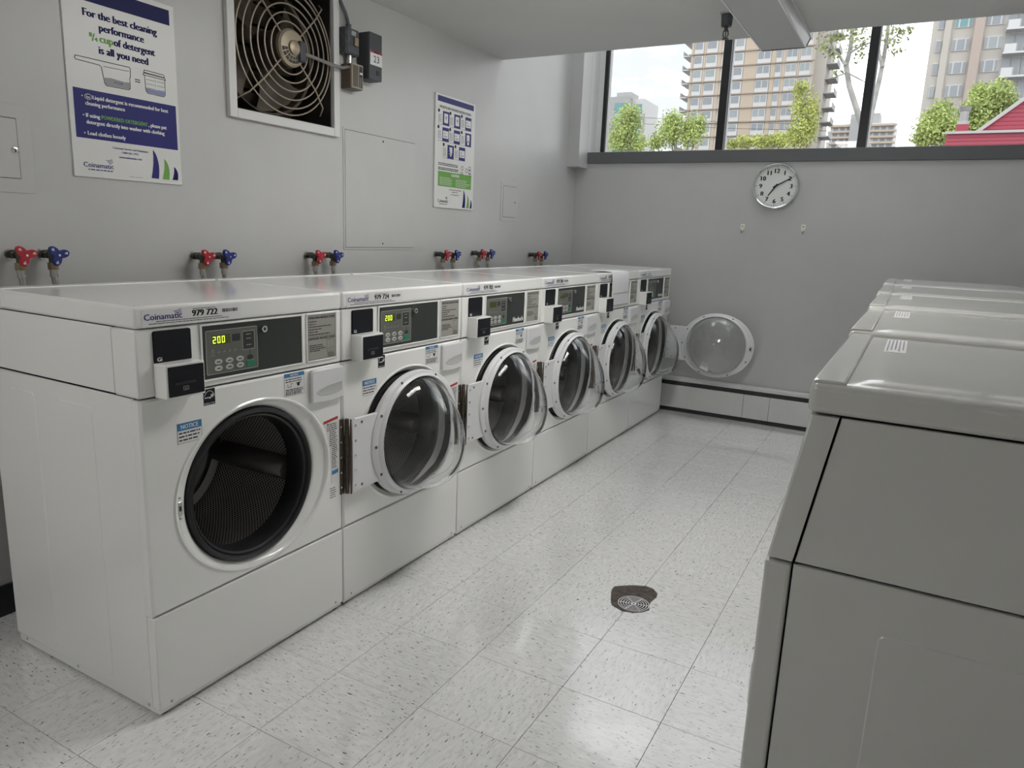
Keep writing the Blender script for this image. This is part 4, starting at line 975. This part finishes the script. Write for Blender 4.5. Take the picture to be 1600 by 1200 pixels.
# baseboard heater
t = thing('baseboard_heater', 'long low white baseboard heater along the back wall', 'heater', (0, YB, 0))
part('back_plate', HEATW, t, lambda b: b.box(-.2, XR - .01, -.012, 0, .03, .275)); part('top_cover', HEATW, t, lambda b: (b.rbox(-.2, XR - .01, -.066, 0, .258, .275, .004), b.rbox(-.2, XR - .01, -.070, -.062, .246, .272, .002)))
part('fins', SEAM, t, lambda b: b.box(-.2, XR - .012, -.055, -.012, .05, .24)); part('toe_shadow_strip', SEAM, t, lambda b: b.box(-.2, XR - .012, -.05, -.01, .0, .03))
ys = [-.2, .611, .799, 1.62, XR - .01]
for i in range(4): part('front_cover', HEATW, t, lambda b: b.rbox(ys[i] + .0008, ys[i + 1] - .0008, -.072, -.060, .034, .213, .003))

# ------------------------------------------------------------------ ceiling
def fixture(label, x0, x1, y0, y1, lit, power=0):
    t = thing('ceiling_light', label, 'ceiling light', ((x0 + x1) / 2, y1, ZC)); h = (x1 - x0) / 2; L_ = y1 - y0
    fr = F((0, -L_ + .006, 0), (1, 0, 0), (0, 0, 1), (0, 1, 0))
    DIFF = mat('lit_diffuser_%g' % power, (.8, .8, .8), .4, emit=(1, .985, .96), es=power) if lit else mat('acrylic_diffuser', (.52, .52, .52), .35)
    part('diffuser', DIFF, t, lambda b: b.plate(fr, [(-h, -.060), (h, -.060), (h + .020, -.012), (h + .020, -.004), (-h - .020, -.004), (-h - .020, -.012)], 0, L_ - .012))
    ec = F((0, 0, 0), (1, 0, 0), (0, 0, 1), (0, 1, 0))
    for yy in (0, -L_ + .006): part('end_cap', ELECG, t, lambda b: b.plate(F((0, yy - .006, 0), (1, 0, 0), (0, 0, 1), (0, 1, 0)), [(-h - .002, -.063), (h + .002, -.063), (h + .024, -.012), (h + .024, 0), (-h - .024, 0), (-h - .024, -.012)], 0, .006))
    for sx_ in (-1, 1): part('lens_edge', mat('bright_lens_edge', (.85, .85, .85), .3), t, lambda b: b.box(sx_ * h - .0035, sx_ * h + .0035, -L_ + .006, -.006, -.0635, -.0575))
    part('side_rail', TRIMW, t, lambda b: (b.box(-h - .024, -h - .018, -L_, -.004, -.014, 0), b.box(h + .018, h + .024, -L_, -.004, -.014, 0)))
    return t
fixture('unlit ceiling light reaching past the ceiling edge towards the window', .715, .94, 2.26, 3.30, False)
fixture('lit ceiling light added out of view above the aisle, nearer than the unlit one', .715, .94, 1.03, 2.22, True, FILL_LAMP)  # unseen fixture added to brighten the aisle, floor and walls
fixture('lit ceiling light added out of view near the wall behind the viewer', -.35, -.10, -2.4, -1.18, True, FILL_LAMP_NEAR)  # unseen fixture added to brighten the camera-facing sides
t = thing('fire_sprinkler', 'metal fire sprinkler head hanging beside the ceiling light', 'sprinkler', (.643, 2.762, ZC))
part('escutcheon', STEEL, t, lambda b: b.cyl((0, 0, 0), (0, 0, -.008), .036, .034, 24)); part('cup', ELECG, t, lambda b: b.cyl((0, 0, -.006), (0, 0, -.062), .029, .025, 24))
part('frame_arms', DKVALVE, t, lambda b: (b.cyl((0, 0, -.06), (0, 0, -.085), .009, None, 10), b.tube([(.010, 0, -.08), (.013, 0, -.10), (.004, 0, -.118)], .003, 6), b.tube([(-.010, 0, -.08), (-.013, 0, -.10), (-.004, 0, -.118)], .003, 6), b.cyl((0, 0, -.085), (0, 0, -.115), .003, None, 6)))
part('deflector', DKVALVE, t, lambda b: b.cyl((0, 0, -.118), (0, 0, -.121), .017, .016, 12))

# ------------------------------------------------------------------ outside
GZ = .6
EXT_BEIGE = mat('beige_facade', (.50, .415, .33), .9); EXT_CREAM = mat('cream_facade', (.47, .44, .40), .9, noise=.05, nscale=.2); EXT_PINK = mat('pinkish_pier', (.42, .35, .31), .9)
EXT_WHITE = mat('white_facade_panel', (.58, .58, .58), .8); EXT_SLAB = mat('brown_slab_edge', (.36, .30, .245), .9); EXT_GLASS = mat('distant_window_glass', (.26, .28, .30), .25); EXT_GLASS2 = mat('pale_curtained_glass', (0.296, 0.327, 0.336), .3); EXT_TEAL = mat('teal_glass', (0.139, 0.296, 0.306), .2)
EXT_GREY = mat('grey_concrete', (.38, .38, .38), .9); RED = mat('red_siding', (.35, .06, .09), .7); ROOF = mat('white_rake_board', (0.445, 0.435, 0.426), .8); ROOFD = mat('grey_roof', (0.198, 0.198, 0.207), .9)
METALG = mat('galvanised_cap', (0.327, 0.327, 0.327), .5, metal=.4)
BARK = mat('grey_bark', (.33, .32, .30), .9, noise=.3, nscale=6); LEAF1 = mat('spring_leaves', (.40, .48, .16), .8, noise=.35, nscale=.9); LEAF2 = mat('yellow_green_leaves', (.44, .48, .14), .8, noise=.3, nscale=.9); LEAF3 = mat('olive_leaves', (.20, .23, .09), .8, noise=.4, nscale=1.5)
struct('ground', mat('street_ground', (0.094, 0.094, 0.088), .95, noise=.1, nscale=.1), lambda b: b.box(-400, 500, 4.9, 600, GZ - .3, GZ), 'street ground outside the window', 'ground')

# beige apartment tower
Y = 160.; k_ = .1475
A = at(1078, 120, Y); Bp = at(1268, 110, Y)
t = thing('apartment_tower', 'tall beige apartment tower with white window bands behind the middle pane', 'building', (A.x, Y, GZ))
TW = Bp.x - A.x; TH = 75
part('body', mat('pale_facade', (.55, .51, .47), .9), t, lambda b: b.box(0, TW, 0, 18, 0, TH))
for a_, c_ in ((0, 4), (20.5, 24.5), (43.5, 49), (87, 106.5), (129, 135.5), (145.5, 150.5), (168.5, 171.5), (188, 190)): part('pier', EXT_BEIGE, t, lambda b: b.box(a_ * TW / 190, c_ * TW / 190, -.2, 0, 0, TH))
part('corner_wing', EXT_CREAM, t, lambda b: b.box(TW, TW + 2.2, 3, 16, 0, TH))
FH = 2.78; zb = at(1110, 171, Y).z - GZ - 3 * FH
sx = TW / 190.
cols = [(5, 20, 1), (25, 43, 1), (71, 86, 1), (107, 128, 2), (136, 145, 1), (151, 168, 2), (172, 188, 2)]
for f in range(14):
    z = zb + f * FH
    part('floor_slab', EXT_SLAB, t, lambda b: b.box(-.5, TW + .4, -.45, 0, -.12, .12), 'slabB', (0, 0, z))
    for side in (-1,):
        part('balcony', EXT_WHITE, t, lambda b: (b.box(-2.0, 0, .5, 6, -.12, .1), b.box(-2.0, -1.92, .5, 6, .1, 1.0)), 'balB', (0, 0, z))
    part('balcony', EXT_GREY, t, lambda b: (b.box(TW + 2.2, TW + 4.2, 3.5, 9, -.12, .1), b.box(TW + 4.1, TW + 4.2, 3.5, 9, .1, 1.0)), 'balB2', (0, 0, z))
    for ci, (a, c, n_) in enumerate(cols):
        wd = (c - a) * sx
        wn = part('window', EXT_WHITE, t, lambda b: b.box(0, wd, -.25, 0, .13, FH - .35), ('winB', ci), (a * sx, 0, z))
        g = EXT_GLASS2 if (f * 7 + ci * 3) % 5 in (0, 3) else EXT_GLASS
        part('pane', g, wn, lambda b: [b.box(wd * (.06 + q * .94 / n_ * 1.0 / 1), wd * (.06 + (q + .84) * .94 / n_), -.3, -.24, 1.0, FH - .45) for q in range(n_)], ('paneB', ci, g.name))
# cream tower on the right
Y = 112.
A = at(1446, 120, Y)
t = thing('apartment_tower', 'cream apartment tower with balconies filling the right end of the window', 'building', (A.x, Y, GZ))
TW = at(1700, 110, Y).x - A.x; part('body', EXT_CREAM, t, lambda b: b.box(0, TW, 0, 20, 0, 62))
sx = (at(1600, 110, Y).x - A.x) / 154.
part('pier', EXT_PINK, t, lambda b: b.box(67 * sx, 82 * sx, -.9, 0, 0, 62)); part('pier', EXT_CREAM, t, lambda b: b.box(20 * sx, 31 * sx, -.5, 0, 0, 62))
FH = 2.75; zb = at(1500, 127, Y).z - GZ - 6 * FH
cols = [(9, 18, 1), (36, 63, 3), (86, 113, 3)]
for f in range(16):
    z = zb + f * FH
    for ci, (a, c, n_) in enumerate(cols):
        wd = (c - a) * sx; wn = part('window', EXT_WHITE, t, lambda b: b.box(0, wd, -.15, 0, .9, 2.35), ('winD', ci), (a * sx, 0, z))
        sp = [(0, 1)] if n_ == 1 else [(0, .22), (.25, .75), (.78, 1)]
        g = EXT_TEAL if (f == 8 and ci == 1) else (EXT_GLASS2 if (f * 5 + ci) % 4 == 1 else EXT_GLASS)
        for q, (s0, s1) in enumerate(sp): part('pane', g, wn, lambda b: b.box(wd * s0 + .06, wd * s1 - .06, -.2, -.14, 1.0, 2.25), ('paneD', ci, q, g.name))
    part('balcony', EXT_WHITE, t, lambda b: (b.box(116 * sx, TW, -1.6, 0, -.12, .1), b.box(116 * sx, 116 * sx + .1, -1.6, 0, .1, 1.0), b.box(116 * sx, 135 * sx, -1.6, -1.55, .1, 1.0)), 'balD', (0, 0, z))
    part('balcony_rail', EXT_GREY, t, lambda b: [b.box(136 * sx + i * .5, 136 * sx + i * .5 + .06, -1.6, -1.55, .1, 1.0) for i in range(22)], 'railD', (0, 0, z))
    wn = part('balcony_door', EXT_GLASS, t, lambda b: (b.box(118 * sx, 131 * sx, -.1, 0, .15, 2.4), b.box(133 * sx, 146 * sx, -.1, 0, .15, 2.4), b.box(148 * sx, 165 * sx, -.1, 0, .15, 2.4)), 'bdD', (0, 0, z))
# glass office block on the left
Y = 190.
A = at(952, 230, Y); B_ = at(985, 150, Y); C_ = at(1003, 150, Y)
t = thing('office_block', 'small grey and teal glass office block behind the left pane', 'building', (A.x, Y, GZ)); w_ = B_.x - A.x; h_ = at(985, 150, Y).z - GZ
part('body', EXT_GREY, t, lambda b: b.box(-6, w_, 0, 14, 0, h_)); part('side_wing', EXT_WHITE, t, lambda b: b.box(w_, C_.x - A.x, 2, 14, 0, h_ - .5)); part('penthouse', EXT_GREY, t, lambda b: b.box(0, w_ - 1, 3, 9, h_, h_ + 1.6))
for f in range(5): part('window', EXT_TEAL, t, lambda b: b.box(.8, w_ - .8, -.1, .1, 0, 2.6), 'winA', (0, 0, h_ - 4.2 - f * 3.3)); part('window', EXT_TEAL, t, lambda b: b.box(w_ + .5, C_.x - A.x - .5, 1.9, 2.1, 0, 2.4), 'winA2', (0, 0, h_ - 4.2 - f * 3.3))
# low distant block
Y = 260.
A = at(1296, 215, Y); B_ = at(1396, 215, Y); h_ = at(1345, 193, Y).z - GZ
t = thing('apartment_block', 'low beige apartment block far behind the bare tree trunk', 'building', (A.x, Y, GZ)); TW = B_.x - A.x
part('body', EXT_WHITE, t, lambda b: b.box(0, TW, 0, 20, 0, h_)); part('stair_tower', EXT_GREY, t, lambda b: b.box(TW * .28, TW * .74, 4, 14, h_, h_ + 3.6)); part('blue_shaft', EXT_GREY, t, lambda b: b.box(TW * .31, TW * .45, -1.2, 0, 0, h_ + 1.5))
for f in range(7):
    z = h_ - 1.0 - f * 1.75; part('floor_slab', EXT_BEIGE, t, lambda b: b.box(-.6, TW + .6, -1, 0, 0, .55), 'slabC', (0, 0, z))
    for i in range(9):
        if i in (3,): continue
        part('window', EXT_GLASS, t, lambda b: b.box(0, 1.3, -.1, 0, -.95, -.15), 'winC', (TW * (.05 + i * .107), 0, z))

# red house with chimney
Y = 24.
A = at(1477, 226, Y); E = at(1477, 209, Y); t = thing('red_house', 'red clapboard house with white roof boards at the lower right of the window', 'house', (A.x, Y, GZ))
X1 = at(1720, 205, Y).x - A.x; zt = E.z - GZ
part('wall', RED, t, lambda b: b.box(0, X1, 0, 7, 0, zt))
for i in range(12): part('board', RED, t, lambda b: b.add([(0, -.015, 0), (X1, -.015, 0), (X1, -.03, -.10), (0, -.03, -.10), (0, 0, 0), (X1, 0, 0), (X1, 0, -.10), (0, 0, -.10)], [(0, 1, 2, 3), (3, 2, 6, 7), (0, 4, 5, 1), (0, 3, 7, 4), (1, 5, 6, 2)]), 'boardE', (0, 0, zt - .02 - i * .10))
part('cornice', ROOF, t, lambda b: b.box(-.06, X1, -.10, .05, zt - .02, zt + .05))
gl = at(1521, 206, Y + .6); ga = at(1604, 150, Y + .6); gx0 = gl.x - A.x; gxa = ga.x - A.x; gz = ga.z - GZ
GB = F((0, .6, 0), (1, 0, 0), (0, 0, 1), (0, -1, 0))
part('gable', RED, t, lambda b: b.plate(GB, [(gx0, zt), (gxa * 2 - gx0, zt), (gxa, gz)], -5, 0))
for i in range(9):
    v0 = zt + .05 + i * .11; q = (v0 - zt) / (gz - zt); q2 = (v0 + .1 - zt) / (gz - zt)
    part('board', RED, t, lambda b: b.plate(GB, [(gx0 + (gxa - gx0) * q + .1, v0), (2 * gxa - gx0 - (gxa - gx0) * q - .1, v0), (2 * gxa - gx0 - (gxa - gx0) * q2 - .1, v0 + .095), (gx0 + (gxa - gx0) * q2 + .1, v0 + .095)], 0, .02))
for s_ in (0, 1):
    def fn(b):
        P = [(gx0 - .12, zt - .02), (gx0 + .02, zt - .02), (gxa, gz - .10), (gxa, gz + .03)]
        if s_: P = [(2 * gxa - u, v) for u, v in P]
        b.plate(GB, P, -5.2, .12)
    part('rake_board', ROOF, t, fn)
CA = at(1504, 200, Y + 1.2); cx_ = CA.x - A.x; z1 = at(1504, 194, Y + 1.2).z - GZ; z2 = at(1504, 166, Y + 1.2).z - GZ
ch = part('chimney', RED, t, lambda b: b.box(cx_ - .16, cx_ + .16, 1.2, 1.52, zt - .3, z1)); part('chimney_cap', METALG, ch, lambda b: (b.cyl((cx_, 1.36, z1), (cx_, 1.36, z1 + .1), .17, .14, 16), b.cyl((cx_, 1.36, z1 + .1), (cx_, 1.36, z2 - .1), .12, .11, 16), b.cyl((cx_, 1.36, z2 - .12), (cx_, 1.36, z2), .13, .17, 16)))

# trees
def leaves(b, rnd, c, rad, n, size):
    for _ in range(n):
        while True:
            p = Vector((rnd.uniform(-1, 1), rnd.uniform(-1, 1), rnd.uniform(-1, 1)))
            if p.length < 1: break
        p = p * (.3 + .7 * p.length) * rnd.uniform(.75, 1.3); q = Vector((c[0] + p.x * rad[0], c[1] + p.y * rad[1], c[2] + p.z * rad[2]))
        a = Vector((rnd.gauss(0, 1), rnd.gauss(0, 1), rnd.gauss(0, .6))).normalized(); d = a.orthogonal().normalized()
        d = Matrix.Rotation(rnd.uniform(0, 2 * PI), 3, a) @ d; e = a.cross(d); s_ = size * rnd.uniform(.6, 1.3)
        b.add([q - d * s_, q - e * s_ * .5, q + d * s_, q + e * s_ * .5], [(0, 1, 2, 3)])
def tree(name, label, blobs, Y, m_, size, dens, group, trunk_px):
    """blobs: (px, py, rx px, ry px) crown lobes"""
    rnd = random.Random(hash(label) % 1000 if False else len(label) * 7 + int(Y))
    d = (at(blobs[0][0], blobs[0][1], Y) - CAM).dot(FW); mpp = d / FPX
    base = at(trunk_px, 230, Y); t = thing(name, label, 'tree', (base.x, Y, GZ), group=group); o = Vector((base.x, Y, GZ))
    def fn(b):
        for px, py, rx, ry in blobs:
            c = at(px, py, Y) - o; leaves(b, rnd, c, (rx * mpp, min(rx, ry) * mpp, ry * mpp), int(rx * ry * dens * 1.7), size * .62)
    f = part('foliage', m_, t, fn); f['kind'] = 'stuff'
    top = min(blobs, key=lambda q: q[1]); tp = at(top[0], top[1], Y) - o
    def fn(b):
        b.tube([(0, 0, 0), (0, 0, tp.z * .5), (tp.x * .6, 0, tp.z)], [.16 * mpp / .03, .11 * mpp / .03, .03 * mpp / .03], 8)
        for px, py, rx, ry in blobs:
            c = at(px, py, Y) - o; b.tube([(0, 0, max(.3, c.z * .55)), (c.x * .6, .2, c.z * .8), tuple(c)], [.06 * mpp / .03, .045 * mpp / .03, .02 * mpp / .03], 6)
    part('trunk', BARK, t, fn)
GR = 'street trees outside the window'
tree('street_tree', 'bright green tree in front of the office block behind the left pane', [(978, 200, 26, 30), (985, 182, 18, 20), (970, 222, 24, 22), (998, 225, 14, 16)], 45, LEAF1, .14, 1.5, GR, 980)
tree('street_tree', 'bright green tree just left of the first black mullion', [(1048, 205, 24, 28), (1080, 205, 22, 26), (1052, 186, 14, 14), (1095, 195, 10, 14), (1025, 222, 14, 14)], 40, LEAF1, .13, 1.5, GR, 1060)
tree('street_tree', 'yellow-green low tree to the right of the first black mullion', [(1165, 222, 22, 10), (1195, 222, 28, 12), (1222, 218, 20, 14), (1145, 226, 12, 8)], 42, LEAF2, .12, 1.5, GR, 1190)
tree('street_tree', 'slender yellow-green tree in front of the beige tower', [(1255, 205, 22, 30), (1250, 165, 14, 26), (1268, 180, 13, 34), (1252, 137, 15, 12), (1240, 215, 14, 16)], 34, LEAF2, .10, 1.3, GR, 1256)
tree('street_tree', 'broad green tree left of the red house chimney', [(1458, 200, 26, 26), (1470, 180, 20, 22), (1445, 215, 18, 16), (1483, 205, 16, 22)], 38, LEAF1, .13, 1.8, GR, 1462)
tree('street_tree', 'broad green tree behind the red house roof', [(1535, 170, 24, 24), (1560, 150, 22, 24), (1575, 170, 18, 20), (1528, 145, 12, 16), (1540, 195, 30, 20), (1510, 185, 14, 26)], 44, LEAF1, .14, 1.8, GR, 1545)
# grey-barked tree close to the window
Y = 9.; base = at(1352, 300, Y); t = thing('street_tree', 'grey-trunked forked tree close to the window beside the second mullion', 'tree', (base.x, Y, GZ), group=GR); o = Vector((base.x, Y, GZ)); mpp = (base - CAM).dot(FW) / FPX
def br(P, W_): return [tuple(at(x, y, Y + (i * .03)) - o) for i, (x, y) in enumerate(P)], [q * mpp / 2 for q in W_]
def fn(b):
    b.tube([(0, 0, 0), tuple(at(1353, 240, Y) - o), tuple(at(1350, 205, Y) - o)], [.08, .065, .055], 10)
    for P, W_ in (([(1352, 215), (1340, 175), (1327, 135), (1322, 102), (1328, 80), (1332, 50), (1333, 10)], [10, 9, 8, 8, 7, 6, 4]), ([(1352, 220), (1363, 170), (1375, 120), (1381, 90), (1387, 50), (1390, 5)], [9, 8, 7, 6, 5, 4]),
                  ([(1321, 102), (1310, 85), (1298, 76), (1280, 66)], [5, 4, 3, 2]), ([(1379, 105), (1374, 85), (1372, 60)], [6, 5, 3]), ([(1329, 82), (1345, 72), (1362, 66)], [4, 3, 2]), ([(1322, 114), (1300, 122), (1285, 124)], [2, 2, 1]), ([(1323, 113), (1340, 122), (1355, 130)], [2, 2, 1]), ([(1299, 77), (1300, 55), (1301, 40)], [2, 2, 1]), ([(1386, 70), (1400, 55), (1418, 45)], [3, 2, 1])):
        p, r = br(P, W_); b.tube(p, r, 8)
part('trunk', BARK, t, fn)
def fn(b):
    rnd = random.Random(21)
    for px, py, rx, ry, n in ((1300, 62, 20, 14, 70), (1330, 58, 22, 18, 90), (1350, 70, 16, 16, 50), (1288, 75, 10, 10, 40), (1310, 88, 14, 10, 30), (1345, 48, 16, 8, 50), (1395, 50, 14, 16, 60), (1412, 48, 14, 8, 40), (1402, 75, 10, 14, 30), (1305, 112, 14, 10, 18), (1385, 62, 10, 16, 30), (1340, 90, 10, 8, 12)):
        c = at(px, py, Y) - o; leaves(b, rnd, c, (rx * mpp, .35, ry * mpp), n, 3.2 * mpp)
f = part('foliage', LEAF3, t, fn); f['kind'] = 'stuff'
# utility pole and wires beyond the left pane
Y = 60.; base = at(1002, 230, Y); t = thing('utility_pole', 'thin utility pole with wires behind the left pane', 'pole', (base.x, Y, GZ)); o = Vector((base.x, Y, GZ)); h_ = at(1004, 178, Y).z - GZ
part('post', BARK, t, lambda b: b.cyl((0, 0, 0), (0, 0, h_), .16, .12, 8))
for z_ in (.3, .8): part('wire', SEAM, t, lambda b: b.tube([(0, 0, h_ - z_), (6, 2, h_ - z_ - .25), (14, 5, h_ - z_ - .3)], .02, 4))
